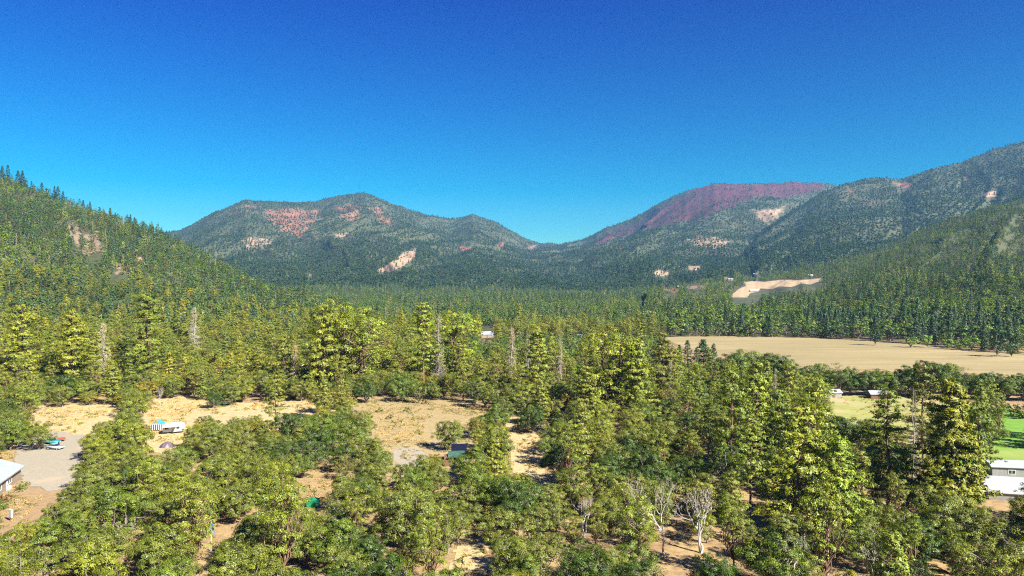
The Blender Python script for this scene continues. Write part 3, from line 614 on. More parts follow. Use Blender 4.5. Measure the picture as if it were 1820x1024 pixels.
make_materials()
build_terrain()
make_sources()
for k_ in ('snag', 'bare', 'pole_snag', 'great', 'pine', 'fir', 'oak', 'broad'):
    for d_ in SRC[k_]:
        q_ = np.empty(len(d_['c'].vertices) * 3, np.float32); d_['c'].vertices.foreach_get('co', q_); d_['ht'] = float(q_.reshape(-1, 3)[:, 2].max())
        if k_ == 'bare': d_['rad'] = float(np.percentile(np.hypot(*q_.reshape(-1, 3)[:, :2].T), 90))

# ------------------------------------------------------------------ sheets of open ground, draped 4 to 6 cm above the ground
def sheet(name, poly, mat, cell=1.2, dz=0.05, wob=1.0, rot=0.0, seed=0, plan=False):
    P = np.array(poly, float)
    if not plan:
        x, y, z = GV(P[:, 0], P[:, 1]); P = np.stack([x, y], 1)
    x0, y0 = P.min(0) - 3; x1, y1 = P.max(0) + 3
    nx, ny = int((x1 - x0) / cell) + 2, int((y1 - y0) / cell) + 2
    X, Y = np.meshgrid(x0 + np.arange(nx) * cell, y0 + np.arange(ny) * cell, indexing='ij')
    cx, cy_ = X[:-1, :-1] + cell / 2, Y[:-1, :-1] + cell / 2
    wx = (fbm(cx / 4, cy_ / 4, 3, seed + 7) - 0.5) * 5 * wob; wy = (fbm(cx / 4, cy_ / 4, 3, seed + 8) - 0.5) * 5 * wob
    keep = inpoly(cx + wx, cy_ + wy, [tuple(p) for p in P])
    i, j = np.nonzero(keep); Q = np.stack([i * ny + j, (i + 1) * ny + j, (i + 1) * ny + j + 1, i * ny + j + 1], 1)
    u, inv = np.unique(Q, return_inverse=True); Q = inv.reshape(-1, 4)
    xs, ys = X.ravel()[u], Y.ravel()[u]
    me = mesh_np(name, np.stack([xs, ys, Z(xs, ys) + dz], 1), Q, [MAT[mat]], smooth=True)
    return tag(link(name, me), kind='structure')

sheet('meadow', [(545, 728), (600, 712), (700, 705), (800, 710), (900, 730), (900, 760), (850, 850), (760, 860), (660, 850), (560, 800), (540, 745)], 'dry_meadow', 1.0, 0.05, seed=1)
sheet('grass_strip', [(250, 712), (340, 702), (420, 716), (520, 712), (600, 714), (590, 745), (470, 765), (400, 775), (250, 745)], 'pale_grass', 1.0, 0.06, seed=2)
sheet('grass_lane', [(890, 738), (940, 745), (985, 775), (975, 850), (970, 900), (935, 900), (905, 800)], 'pale_grass', 0.8, 0.06, seed=3)
sheet('yard_grass', [(40, 722), (220, 718), (250, 738), (170, 775), (90, 775), (50, 765)], 'pale_grass', 0.8, 0.05, seed=4)
sheet('gravel_yard', [(30, 790), (95, 765), (150, 775), (140, 870), (95, 872), (40, 862), (25, 830)], 'gravel', 0.7, 0.09, 0.6, seed=5)
sheet('dirt_yard', [(-60, 870), (25, 850), (60, 868), (140, 874), (120, 960), (-60, 1000)], 'dirt', 0.7, 0.06, 0.6, seed=6)
sheet('gravel_pad', [(700, 798), (740, 796), (762, 812), (745, 835), (700, 825)], 'gravel', 0.5, 0.09, 0.5, seed=7)
sheet('footpath', [(830, 940), (880, 935), (872, 1000), (862, 1090), (780, 1090), (805, 1000)], 'pale_grass', 0.6, 0.06, 0.5, seed=8)
sheet('camp_clearing', [(258, 742), (350, 745), (360, 800), (300, 815), (255, 795)], 'pale_grass', 0.7, 0.09, 0.6, seed=9)
sheet('field', [(1170, 600), (1300, 598), (1450, 601), (1600, 610), (1830, 632), (2100, 655), (2100, 700), (1830, 674), (1700, 662), (1600, 656), (1500, 658), (1420, 650), (1330, 640), (1240, 625)], 'stubble', 2.5, 0.06, 0.8, seed=10)
sheet('pasture', [(1700, 716), (1830, 732), (2000, 750), (2000, 900), (1830, 860), (1740, 850), (1690, 840)], 'pasture', 1.5, 0.05, 0.8, seed=11)
sheet('dry_pasture', [(1440, 700), (1560, 703), (1706, 717), (1696, 842), (1650, 830), (1560, 800), (1440, 760)], 'pale_pasture', 1.5, 0.09, 0.8, seed=12)

# ------------------------------------------------------------------ where the trees stand
rnd = random.Random(7)
NAMES = {'oak': 'oak_tree', 'pine': 'pine_tree', 'great': 'pine_tree', 'fir': 'fir_tree', 'broad': 'broadleaf_tree', 'snag': 'dead_conifer', 'bare': 'dead_oak', 'bush': 'bush', 'pole_snag': 'dead_conifer'}
trees = []        # dict(k, x, y, z, v, s, rz, tint, own label?)
def hits_open(x, y, z, rad, ht, names=None, extra=()):
    cxp, top = CX + F * x / y, HOR + F * (H - z - ht) / y; bot = HOR + F * (H - z) / y; w = F * rad / y
    pts = [(cxp, bot), (cxp, top + 1), (cxp, (top + bot) / 2), (cxp - w * 0.75, top * 0.55 + bot * 0.45), (cxp + w * 0.75, top * 0.55 + bot * 0.45), (cxp - w * 0.4, top * 0.85 + bot * 0.15), (cxp + w * 0.4, top * 0.85 + bot * 0.15), (cxp - w * 0.4, bot * 0.8 + top * 0.2), (cxp + w * 0.4, bot * 0.8 + top * 0.2)]
    A = np.array(pts)
    if x > 88 and 134 < y < 190: return True          # trees left out round the barns so no shadow falls on their roofs
    for poly in list(OPEN.values()) + [HOUSEWIN] + NEARROOF + [p for p, ym in CLEAR_OF if y < ym]:
        xs = [p[0] for p in poly]
        if cxp + w < min(xs) or cxp - w > max(xs): continue
        if inpoly(A[:, 0], A[:, 1], poly).any(): return True
    return False
GRID = {}
def near_ok(x, y, r):
    g = 12.0; ix, iy = int(x // g), int(y // g)
    for a in (-1, 0, 1):
        for b in (-1, 0, 1):
            for (qx, qy, qr) in GRID.get((ix + a, iy + b), ()):
                if (qx - x) ** 2 + (qy - y) ** 2 < (0.5 * (r + qr)) ** 2: return False
    return True
def put(k, x, y, v=None, s=1.0, tint=(1, 1, 1), rz=None, r=None, label=None, look=None, sz=1.0):
    v = rnd.randrange(len(SRC[k])) if v is None else v; z = Z1(x, y)
    r = r if r is not None else SRC[k][v]['rad'] * s * 1.7
    GRID.setdefault((int(x // 12), int(y // 12)), []).append((x, y, r))
    trees.append(dict(k=k, x=x, y=y, z=z, v=v, s=s, sz=sz, rz=rnd.uniform(0, 6.28) if rz is None else rz, tint=tint, label=label, look=look))
def at_base(k, px, py, **kw): x, y, z = G(px, py); put(k, x, y, **kw)
def at_top(k, px, top, bot, label, v=None, tint=(1, 1, 1), wide=1.0, look=None):
    "a tree whose foot and top show at these heights in the photo"
    x, y, z = G(px, bot); hgt = (bot - top) / F * y; v = 0 if v is None else v
    s = hgt / SRC[k][v]['ht']; put(k, x, y, v, s * wide, tint, r=3.0, label=label, look=look, sz=1.0 / wide)

OLIVE, YEL, DARK, BROWN, MIDG, BRIGHT = (1, 1, 1), (1.3, 1.25, 0.9), (0.40, 0.58, 0.5), (1.25, 0.95, 1.0), (0.8, 0.95, 0.8), (1.15, 1.4, 0.9)
# trees one can pick out one by one
BT = [(1300, 628), (1330, 620), (1362, 624), (1395, 628), (1425, 652), (1455, 645), (1484, 642), (1512, 652), (1540, 658), (1566, 655), (1598, 656), (1628, 648), (1656, 640), (1684, 644), (1712, 650), (1738, 662), (1762, 660), (1790, 668), (1816, 668), (1845, 668), (1880, 668)]
for i, (px, top) in enumerate(BT):
    bot = (694 if px < 1420 else 700) + (px - 1420) * (0.03 if px > 1420 else 0.05)
    at_top('oak', px, top, bot, f"dark green round oak, {['first', 'second', 'third', 'fourth', 'fifth', 'sixth', 'seventh', 'eighth', 'ninth', 'tenth', 'eleventh', 'twelfth', 'thirteenth', 'fourteenth', 'fifteenth', 'sixteenth', 'seventeenth', 'eighteenth', 'nineteenth', 'twentieth', 'last'][i]} along the belt between pasture and stubble field", i % 8, ((0.42, 0.6, 0.6), (0.5, 0.72, 0.6), (0.5, 0.6, 0.6), (0.75, 0.95, 0.7))[(i * 7) % 4], 1.0)
    x, y, z = G(px + 12, bot - 8); put('oak', x, y, (i + 3) % 8, 0.9, (0.45, 0.6, 0.6), look='dark')
at_top('great', 1690, 668, 935, 'tallest bushy pine with a yellow-green sunny side, towering beside the green pasture', 0, (1.05, 0.98, 0.75))
at_top('pine', 1578, 690, 905, 'tall open pine with a straight visible stem, standing before the pale pasture', 1, (0.75, 0.85, 0.8), 1.15)
at_top('pine', 1420, 712, 950, 'bright yellow-green pine with layered spreading branches among the lower oaks', 4, (1.15, 1.15, 0.8), 1.15)
at_top('pine', 1490, 770, 960, 'low bright green pine crowded beside the layered spreading pine', 2, (1.0, 1.2, 0.8), 1.2)
at_top('pine', 1640, 640, 820, 'slim dark-topped pine just behind the tallest bushy pine', 3, (0.6, 0.62, 0.7))
at_top('pine', 1740, 705, 880, 'slender grey-green pine leaning out over the pasture past the tallest pine', 3, (0.6, 0.75, 0.75))
at_top('pine', 1385, 690, 850, 'narrow green pine in the cluster this side of the metal sheds', 2, MIDG)
at_top('pine', 1345, 640, 830, 'tall light green pine rising before the dark oaks by the stubble field', 0, (1.0, 1.1, 0.8))
at_top('pine', 1450, 665, 840, 'sunlit yellow-green pine covering the pale sheds', 5, (1.1, 1.15, 0.8))
at_top('pine', 1300, 655, 860, 'slim mid-green pine beside the tall light green pine', 1, MIDG)
at_top('pine', 600, 525, 690, 'highest pine of the dense central clump behind the clearing', 7, (0.95, 1.0, 0.8), 1.3)
at_top('pine', 575, 540, 700, 'broad pine on the shoulder of the dense central clump', 4, (1.0, 1.0, 0.8), 1.1)
at_top('pine', 632, 545, 695, 'round-topped pine closing the dense central clump', 8, (0.9, 1.0, 0.8), 1.2)
at_top('pine', 752, 535, 690, 'tall pine with a pointed crown above the middle of the clearing', 1, (0.95, 1.05, 0.8), 1.1)
at_top('pine', 262, 518, 690, 'tall dark pointed pine standing above its neighbours under the wooded hill', 1, (0.72, 0.85, 0.8), 1.1)
at_top('pine', 128, 545, 690, 'golden-green pine beside the pale lichen-draped snag', 0, (1.15, 1.1, 0.8), 1.2)
at_top('pine', 40, 540, 680, 'broad yellow-green pine at the foot of the wooded hill', 4, (1.1, 1.1, 0.8), 1.1)
at_top('pine', 812, 548, 680, 'rounded bright pine next to the white-roofed house in the trees', 8, (1.0, 1.15, 0.8), 1.1)
at_top('pine', 955, 575, 720, 'full green pine between the two pale dead conifers', 0, (0.95, 1.0, 0.8), 1.1)
at_top('pine', 1075, 580, 740, 'large yellow-green pine with a rounded crown before the valley trees', 8, (1.1, 1.12, 0.8), 1.2)
at_top('pine', 1130, 600, 745, 'green pine beside the large round-crowned pine', 2, (1.0, 1.05, 0.8), 1.1)
at_top('pine', 1178, 585, 720, 'thin grey-brown pine at the near corner of the stubble field', 3, (0.8, 0.72, 0.8))
for i, (px, top, bot, w) in enumerate(((1208, 612, 668, 1.2), (1222, 604, 668, 1.3), (1250, 602, 672, 1.4), (1268, 610, 675, 1.2), (1238, 618, 674, 1.3))):
    at_top('fir', px, top, bot, ['small dark fir at the outer end of the fir clump by the field', 'dark fir second from the outer end of the clump by the field', 'tallest dark fir of the clump by the near corner of the field', 'dark fir at the inner end of the clump by the field', 'squat dark fir in front of the others in the clump by the field'][i], i % 3, (0.8, 0.95, 0.9), w)
# dead trees
at_top('snag', 183, 572, 690, 'pale cone-shaped dead conifer draped in lichen under the wooded hill', 1, (1.15, 1.15, 1.0), 1.0)
at_top('snag', 910, 582, 690, 'pinkish grey dead conifer above the lane, the broader of two', 1, (1.1, 0.95, 0.85))
at_top('snag', 938, 590, 690, 'thin pale dead conifer close beside the pinkish grey one', 2)
at_top('snag', 1192, 640, 740, 'grey snag with drooping twigs before the fir clump', 0, (0.9, 0.9, 0.9))
at_top('snag', 1378, 655, 760, 'bare brown snag near the dark oaks by the stubble field', 2, (0.8, 0.7, 0.65))
at_top('snag', 995, 592, 700, 'grey-brown dead conifer between green pines past the lane', 2, (0.9, 0.85, 0.75))
at_top('snag', 345, 545, 650, 'whitish dead conifer in front of the lowest slope of the hill', 1)
at_top('snag', 1626, 690, 900, 'tall thin bare stem standing against the pale pasture', 2, (0.8, 0.72, 0.62), 0.7)
at_top('snag', 525, 612, 700, 'small tan dead conifer by the central pine clump', 1, (1.2, 0.95, 0.6))
at_top('snag', 780, 560, 690, 'grey leafless conifer tucked among the pines above the clearing', 0, (0.8, 0.8, 0.8))
at_top('bare', 1185, 835, 992, 'tall grey dead oak with a mop of fine hanging twigs', 1, (0.95, 0.88, 0.88), 0.7)
at_top('bare', 1245, 858, 985, 'white forked dead oak with bare spreading limbs', 0, (1.2, 1.2, 1.2), 0.8)
at_top('bare', 1040, 872, 955, 'smaller white dead oak with upright bare limbs and brown leaves', 2, (0.9, 0.7, 0.55), 0.6)
at_top('bare', 1408, 945, 1030, 'low spreading grey dead oak at the edge of the lowest oaks', 2, (0.95, 0.95, 0.95), 0.9)
at_top('bare', 1545, 955, 1060, 'bushy white dead oak below the tallest pine', 1, (1.1, 1.1, 1.1), 0.7)
at_top('pole_snag', 1470, 925, 1040, 'single tan dead stem sticking up between the low dead oaks', 0)
at_top('bare', 284, 685, 722, 'leaning white trunk dead oak at the top of the yard', 0, (1.1, 1.1, 1.1), 0.6)
# oaks around the openings
for px, py, v, s, t, lab in (
    (610, 808, 1, 1.0, MIDG, 'broad oak standing free at the side of the clearing'), (655, 838, 2, 0.85, OLIVE, 'olive oak at the low corner of the clearing'), (798, 800, 0, 0.86, OLIVE, 'oak behind the green-roofed shed, shading it'),
    (770, 838, 3, 0.5, BROWN, 'small brownish oak beside the green-roofed shed'), (870, 815, 4, 1.0, YEL, 'yellow-green oak rising beside the green-roofed shed'), (832, 856, 2, 0.85, MIDG, 'green oak just this side of the green-roofed shed'),
    (600, 722, 3, 0.8, OLIVE, 'first oak of the hedge-like row along the far edge of the clearing'), (650, 716, 2, 0.85, DARK, 'dark oak in the row along the far edge of the clearing'), (715, 715, 0, 0.95, (0.85, 1.1, 0.8), 'fresh green round oak above the middle of the clearing'),
    (745, 717, 4, 0.75, OLIVE, 'small olive oak next to the fresh green round one'), (380, 726, 5, 0.65, DARK, 'dark small oak standing alone on the pale grass strip'), (20, 800, 1, 0.95, MIDG, 'wide oak beside the parked cars, casting shade over them'),
    (60, 792, 3, 0.75, YEL, 'yellowish oak touching the shaded cars'), (345, 800, 4, 0.7, YEL, 'airy yellow-green oak in front of the white canopy tent'), (365, 772, 0, 0.6, OLIVE, 'oak half covering the white canopy tent'),
    (945, 770, 1, 0.9, DARK, 'dark spreading oak shading the bend of the grass lane'), (990, 810, 0, 0.9, OLIVE, 'rounded oak beside the pale grass lane'), (1000, 860, 2, 1.0, DARK, 'dark upright oak below the pale grass lane')):
    at_base('oak', px, py, v=v, s=s, tint=t, label=lab)

def scatter_near():
    # the oak wood: ground rows 700 .. 1140 in the photo, then mixed pine woods further back
    n_try = 55000
    for _ in range(n_try):
        y = math.sqrt(rnd.uniform(78 ** 2, 640 ** 2)); px = rnd.uniform(-260, 2080); x = (px - CX) / F * y
        z = 0; py = HOR + F * H / y
        n1 = vnoise(np.array([x / 26.0]), np.array([y / 26.0]), 4)[0]
        if px < 1180 or y < 210:
            pine = y > 292 if px < 1180 else False
            p_pine = (0.55 if px < 840 else 0.42) if y > 310 else (0.22 if y > 270 else (0.04 if px < 1050 else (0.10 if px < 1300 else 0.30)))
            if px > 1150 and y > 130: p_pine = 0.42
            if px > 1000 and 230 < y < 400: p_pine = 0.38
            if 1000 < px < 1250 and y <= 300: p_pine = 0.16
        elif px < 1460 and y < 330: p_pine = 0.5 if px > 1250 else 0.35
        elif y > 545: continue
        else:
            # beyond the near woods at the right: pasture, a belt of dark oaks, then the field
            continue
        k = 'pine' if rnd.random() < p_pine else 'oak'
        if px > 820 and y > 350 + (1180 - px) * 0.1 and rnd.random() < 0.85: k = 'broad'
        if y > 520: k = 'pine' if rnd.random() < 0.45 else 'broad'
        if px > 1300 and 283 < y < 360: k = 'broad' if rnd.random() < 0.25 else 'oak'
        if k == 'oak' and y > 300 and rnd.random() < 0.45: k = 'broad'
        v = rnd.choice((6, 7, 8)) if k == 'pine' and rnd.random() < 0.4 else rnd.randrange(len(SRC[k])); s = rnd.triangular(0.5, 1.15, 0.8) if k == 'oak' else rnd.triangular(0.36, 1.05, 0.66)
        if k == 'oak' and rnd.random() < 0.08: s *= 1.2
        if k == 'broad': s *= 0.8
        rad, ht = SRC[k][v]['rad'] * s, SRC[k][v]['ht'] * s
        sp = rad * (1.38 if k == 'oak' else 1.34)
        if not near_ok(x, y, sp): continue
        z = float(ZF(np.array([x]), np.array([y]))[0])
        if hits_open(x, y, z, rad, ht): continue
        q = n1 * 0.6 + rnd.random() * 0.4
        if k == 'oak': t, look = ((DARK, 'dark') if q < 0.35 else (MIDG, 'green') if q < 0.45 else (OLIVE, 'olive') if q < 0.68 else (YEL, 'yellowish') if q < 0.86 else (BROWN, 'brownish'))
        elif k == 'broad': t, look = ((0.75, 0.9, 0.85), 'dark') if q < 0.33 else ((1.25, 1.15, 0.9), 'green') if q < 0.6 else ((1.6, 1.45, 0.9), 'bright')
        else: t, look = (((0.7, 0.82, 0.85), 'dark') if q < 0.25 else ((0.9, 1.0, 0.8), 'green') if q < 0.5 else (OLIVE, 'sunlit') if q < 0.75 else ((1.15, 1.1, 0.8), 'golden'))
        if px > 1300 and 283 < y < 360 and k != 'pine': t, look = ((0.5, 0.75, 0.7), 'dark')
        put(k, x, y, v, s, t, r=sp, look=look)
scatter_near()
# belt of tall trees along the far edge of the field and beyond
def FEDGE(px): return F * H / (np.interp(px, (1196, 1300, 1450, 1600, 1830, 2100), (600, 598, 601, 610, 632, 655)) - HOR)      # distance of the field's far edge
def belt():
    for _ in range(4200):
        px = rnd.uniform(1130, 2000); e = FEDGE(px); y = e + 3 + 150 * rnd.random() ** 1.3; x = (px - CX) / F * y
        k = 'broad' if rnd.random() < (0.85 if px < 1400 else 0.6) else 'fir'
        v = rnd.randrange(len(SRC[k])); s = rnd.uniform(0.8, 1.35) if k == 'broad' else rnd.uniform(0.7, 1.0); rad, ht = SRC[k][v]['rad'] * s, SRC[k][v]['ht'] * s
        if not near_ok(x, y, rad * 1.7): continue
        z = Z1(x, y)
        if hits_open(x, y, z, rad, ht): continue
        q = rnd.random(); t, look = ((0.6, 0.72, 0.8), 'dark') if q < (0.18 if px < 1400 else 0.4) else ((1.0, 1.05, 0.9), 'green') if q < (0.55 if px < 1400 else 0.75) else ((1.5, 1.4, 0.9), 'bright')
        put(k, x, y, v, s, t, r=rad * 1.7, look=look)
for px, py, s, lab in ((1683, 614, 0.62, 'small round bright green tree at the field edge, beside two others like it'), (1706, 616, 0.6, 'smallest bright green tree of the three at the field edge'), (1726, 616, 0.75, 'tallest bright yellow-green tree of the three at the field edge'),
                       (1650, 612, 0.8, 'rounded yellow-green bush-like tree on the far field edge'), (1618, 612, 0.7, 'fresh green round tree beside the lone dark tree on the field edge')):
    at_base('broad', px, py + 6, v=2, s=s, tint=(1.8, 1.9, 1.0), label=lab)
at_base('broad', 1555, 614, v=0, s=1.0, tint=(0.4, 0.55, 0.8), label='dark round tree standing a little out into the stubble field')
at_base('broad', 1772, 634, v=1, s=0.95, tint=(0.45, 0.6, 0.8), label='dark tree casting a long shadow across the stubble field')
at_base('broad', 1798, 634, v=2, s=0.75, tint=(0.7, 0.75, 0.8), label='greyish green tree next to the one with the long shadow')
belt()
# dark firs standing on the skyline of the wooded hill
CRW = 'topmost second third fourth fifth sixth seventh eighth ninth tenth eleventh twelfth thirteenth fourteenth fifteenth sixteenth seventeenth eighteenth nineteenth twentieth twenty-first twenty-second twenty-third twenty-fourth'.split()
for i, px in enumerate((4, 14, 32, 40, 56, 74, 82, 97, 103, 112, 126, 148, 160, 178, 196, 205, 232, 239, 255, 268, 290, 318, 340, 366)):
    y = float(np.interp(px, *L_DIST)) - 4; hg = (30, 34, 30, 34, 20, 24, 18, 26, 27, 22, 15, 18, 20, 14, 20, 15, 22, 19, 15, 16, 13, 14, 12, 11)[i] / F * y; s = hg / SRC['fir'][i % 3]['ht']
    put('fir', (px - CX) / F * y, y, i % 3, s, (0.45, 0.62, 0.75), r=2.0, label=f"dark fir on the skyline of the wooded hill, {CRW[i]} going down the ridge")
# scrub along the field edge, meadow weeds, shrubs
BUSHT = {'rust': (1.1, 0.55, 0.8), 'yellow': (1.2, 1.15, 0.6), 'grey': (0.9, 0.8, 1.6), 'green': (0.7, 1.0, 0.6)}
bn = 0
for px, py, s, c, lab in (
    (522, 708, 1.1, 'rust', 'rust-red bush at the head of the clearing'), (545, 706, 1.2, 'rust', 'larger rust-red bush beside the first one by the clearing'), (566, 712, 1.0, 'yellow', 'yellow-green bush between rust bush and pale grass'), (590, 712, 1.1, 'yellow', 'spreading yellow-green bush on the far edge of the clearing'),
    (630, 711, 1.0, 'yellow', 'low yellow bush under the far oak row'), (676, 733, 0.8, 'yellow', 'round yellow-green tuft out in the open clearing'), (694, 745, 0.8, 'yellow', 'second round tuft in the clearing, nearer the camera'), (724, 730, 0.7, 'green', 'flat green tuft in the clearing under the round oak'),
    (755, 718, 0.9, 'rust', 'brown bush below the far oak row'), (845, 728, 1.0, 'rust', 'orange-brown bush by the corner of the clearing'), (865, 730, 1.0, 'rust', 'orange-brown bush at the start of the grass lane'), (700, 712, 0.9, 'yellow', 'yellow bush in the middle of the far oak row'),
    (35, 872, 0.7, 'green', 'green shrub at the corner of the tan house'), (42, 864, 0.6, 'yellow', 'yellow-green shrub by the gravel beside the tan house'), (8, 892, 0.8, 'rust', 'reddish shrub under the window of the tan house'), (1, 905, 0.7, 'green', 'low green shrub before the tan house wall'),
    (90, 757, 0.6, 'grey', 'grey weed clump on the yard grass'), (107, 757, 0.4, 'grey', 'smaller weed clump on the yard grass'), (560, 985 - 60, 0.8, 'yellow', 'yellow shrub in the gap below the green skip'), (430, 1000, 0.8, 'yellow', 'bright yellow shrub by the dry gap near the blue bundle'),
    (1795, 741, 2.2, 'green', 'bright green hedge shrub at the top of the pasture'), (1815, 742, 2.2, 'green', 'bright green hedge shrub, the outer of two at the top of the pasture'), (1305, 884, 0.8, 'rust', 'orange shrub beside the dead oaks'), (945, 880, 0.8, 'yellow', 'yellow shrub where the grass lane ends'),
    (850, 930, 0.8, 'grey', 'greyish shrub at the head of the footpath'), (1360, 880, 0.9, 'rust', 'rust shrub beneath the layered spreading pine')):
    x, y, z = G(px, py); put('bush', x, y, s=s, tint=BUSHT[c], r=1.0, label=lab)
for i in range(34):
    px = 1215 + i * 12 + rnd.uniform(-5, 5); x, y, z = G(px, 597 + (px - 1215) * 0.012 + rnd.uniform(-1.5, 1)); c = rnd.choice(['grey', 'yellow', 'green', 'grey'])
    put('bush', x, y, s=rnd.uniform(1.1, 1.9), tint=tuple(q * 0.85 for q in BUSHT[c]), r=1.0, look={'grey': 'greyish', 'yellow': 'yellowish', 'green': 'green'}[c])

# ------------------------------------------------------------------ individuals and the rest
LIMIT = {'oak_tree': 296, 'pine_tree': 290, 'fir_tree': 120, 'broadleaf_tree': 220, 'dead_conifer': 100, 'dead_oak': 100, 'bush': 100}
GROUPS = {'oak_tree': 'oaks of the near woods', 'pine_tree': 'pines of the woods behind the clearing', 'fir_tree': 'firs beyond the field', 'broadleaf_tree': 'leafy trees of the valley floor', 'dead_conifer': 'dead conifers', 'dead_oak': 'dead oaks', 'bush': 'bushes on open ground'}
CATS = {'oak_tree': 'oak tree', 'pine_tree': 'pine tree', 'fir_tree': 'fir tree', 'broadleaf_tree': 'tree', 'dead_conifer': 'dead tree', 'dead_oak': 'dead tree', 'bush': 'bush'}
rest = []; chosen = []
by = {}
for t in trees:
    px, top = project(t['x'], t['y'], t['z'] + SRC[t['k']][t['v']]['ht'] * t['s'] * t['sz']); t['px'], t['top'] = px, top
    w = F * SRC[t['k']][t['v']]['rad'] * t['s'] / t['y']; t['in'] = -w * 0.6 < px < 1820 + w * 0.6 and top < 1012
    t['size'] = t['s'] / t['y'] * (50 if t['label'] else 1)
    by.setdefault(NAMES[t['k']], []).append(t)
for k, L in by.items():
    L.sort(key=lambda t: -t['size']); vis = [t for t in L if t['in']]
    ch = vis[:LIMIT[k]]; ids = {id(t) for t in ch}; chosen.append((k, ch)); rest += [t for t in L if id(t) not in ids]
ORD = 'first second third fourth fifth sixth seventh eighth ninth tenth eleventh twelfth thirteenth fourteenth fifteenth sixteenth seventeenth eighteenth nineteenth twentieth twenty-first twenty-second twenty-third twenty-fourth'.split()
SHAPE = {'oak': ['rounded', 'wide', 'twin-stemmed', 'low', 'narrow', 'large', 'thin-leaved', 'dense'], 'pine': ['full', 'tall open', 'slim low-branched', 'high-crowned', 'broad', 'thin', 'clumpy', 'tall clumpy', 'rounded'], 'fir': ['pointed', 'tall', 'stout'], 'broad': ['rounded', 'tall', 'wide'], 'bush': ['upright', 'low']}
for k, ch in chosen:
    plain_ = [t for t in ch if not t['label']]; plain_.sort(key=lambda t: t['y']); per = 22
    for r0 in range(0, len(plain_), per):
        row = sorted(plain_[r0:r0 + per], key=lambda t: t['px']); ri = r0 // per
        for i, t in enumerate(row):
            shape = SHAPE[t['k']][t['v']]; look = t['look'] or 'green'; noun = {'oak_tree': 'oak', 'pine_tree': 'pine', 'fir_tree': 'fir', 'broadleaf_tree': 'tree', 'bush': 'bush'}[k]
            if t['px'] < 910: n, side = i, ('house' if k in ('oak_tree',) else 'hill')
            else: n, side = len(row) - 1 - i, ('pasture' if k in ('oak_tree', 'pine_tree') else 'mountain')
            place = {'oak_tree': 'in the {} oak row', 'pine_tree': 'in the {} pine row', 'fir_tree': 'in the {} fir row', 'broadleaf_tree': 'in the {} valley row', 'bush': 'in the {} scrub row along the field'}[k].format(ORD[ri])
            t['label'] = f"{look} {shape} {noun}, {ORD[n]} from the {side} side {place}"
    first = {}
    for t in ch:
        s_ = SRC[t['k']][t['v']]; loc = (t['x'], t['y'], t['z']); small = t['k'] in ('fir', 'broad', 'bush') and t['y'] > 400 or t['k'] == 'bush'
        if small and 'one' in s_:
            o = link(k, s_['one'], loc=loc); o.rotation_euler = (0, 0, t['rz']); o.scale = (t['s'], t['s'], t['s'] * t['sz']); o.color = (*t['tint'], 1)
        else:
            o = empty(k, loc, t['rz']); o.scale = (t['s'], t['s'], t['s'] * t['sz'])
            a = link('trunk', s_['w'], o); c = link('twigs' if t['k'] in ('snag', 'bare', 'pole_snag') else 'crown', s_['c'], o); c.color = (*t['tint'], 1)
        tag(o, t['label'], CATS[k], GROUPS[k])

# ------------------------------------------------------------------ woods built as masses: points carrying shared tree shapes
def mass(name, P, rot, scl, vid, meshes):
    hid = bpy.data.collections.new(name + '_shapes')
    for i, m in enumerate(meshes): hid.objects.link(bpy.data.objects.new('%s_shape_%02d' % (name, i), m))
    me = bpy.data.meshes.new(name); n = len(P); me.vertices.add(n); me.vertices.foreach_set('co', np.asarray(P, np.float32).ravel())
    for an, ty, arr in (('turn', 'FLOAT_VECTOR', np.stack([np.zeros(n), np.zeros(n), rot], 1)), ('size', 'FLOAT_VECTOR', scl), ('shape', 'INT', vid)):
        a = me.attributes.new(an, ty, 'POINT'); a.data.foreach_set('vector' if ty != 'INT' else 'value', np.asarray(arr, np.float32 if ty != 'INT' else np.int32).ravel())
    o = link(name, me)
    ng = bpy.data.node_groups.new(name, 'GeometryNodeTree'); ng.interface.new_socket('Geometry', in_out='INPUT', socket_type='NodeSocketGeometry'); ng.interface.new_socket('Geometry', in_out='OUTPUT', socket_type='NodeSocketGeometry')
    N, Lk = ng.nodes, ng.links; gi, go = N.new('NodeGroupInput'), N.new('NodeGroupOutput'); ip = N.new('GeometryNodeInstanceOnPoints'); ci = N.new('GeometryNodeCollectionInfo')
    ci.inputs['Collection'].default_value = hid; ci.inputs['Separate Children'].default_value = True; ci.inputs['Reset Children'].default_value = True
    def at(nm, ty): x = N.new('GeometryNodeInputNamedAttribute'); x.data_type = ty; x.inputs['Name'].default_value = nm; return x.outputs[0]
    Lk.new(gi.outputs[0], ip.inputs['Points']); Lk.new(ci.outputs[0], ip.inputs['Instance']); ip.inputs['Pick Instance'].default_value = True
    Lk.new(at('shape', 'INT'), ip.inputs['Instance Index']); Lk.new(at('turn', 'FLOAT_VECTOR'), ip.inputs['Rotation']); Lk.new(at('size', 'FLOAT_VECTOR'), ip.inputs['Scale']); Lk.new(ip.outputs[0], go.inputs[0])
    md = o.modifiers.new('trees', 'NODES'); md.node_group = ng
    return tag(o, kind='stuff')

near_rest = [t for t in rest if t['k'] != 'bush']
oaks_r = [t for t in near_rest if t['k'] in ('oak',)]; pines_r = [t for t in near_rest if t['k'] in ('pine',)]; other = [t for t in near_rest if t['k'] in ('broad', 'fir')]
def mass_of(name, L, meshes):
    if L: mass(name, [(t['x'], t['y'], t['z']) for t in L], np.array([t['rz'] for t in L]), np.array([[t['s'], t['s'], t['s'] * t['sz']] for t in L]), np.array([t['v'] % len(meshes) for t in L]), meshes)
mass_of('oak_woods', oaks_r, MASS['oak']); mass_of('pine_woods', pines_r, MASS['pine']); mass_of('valley_woods', other, MASS['mid_broad'])

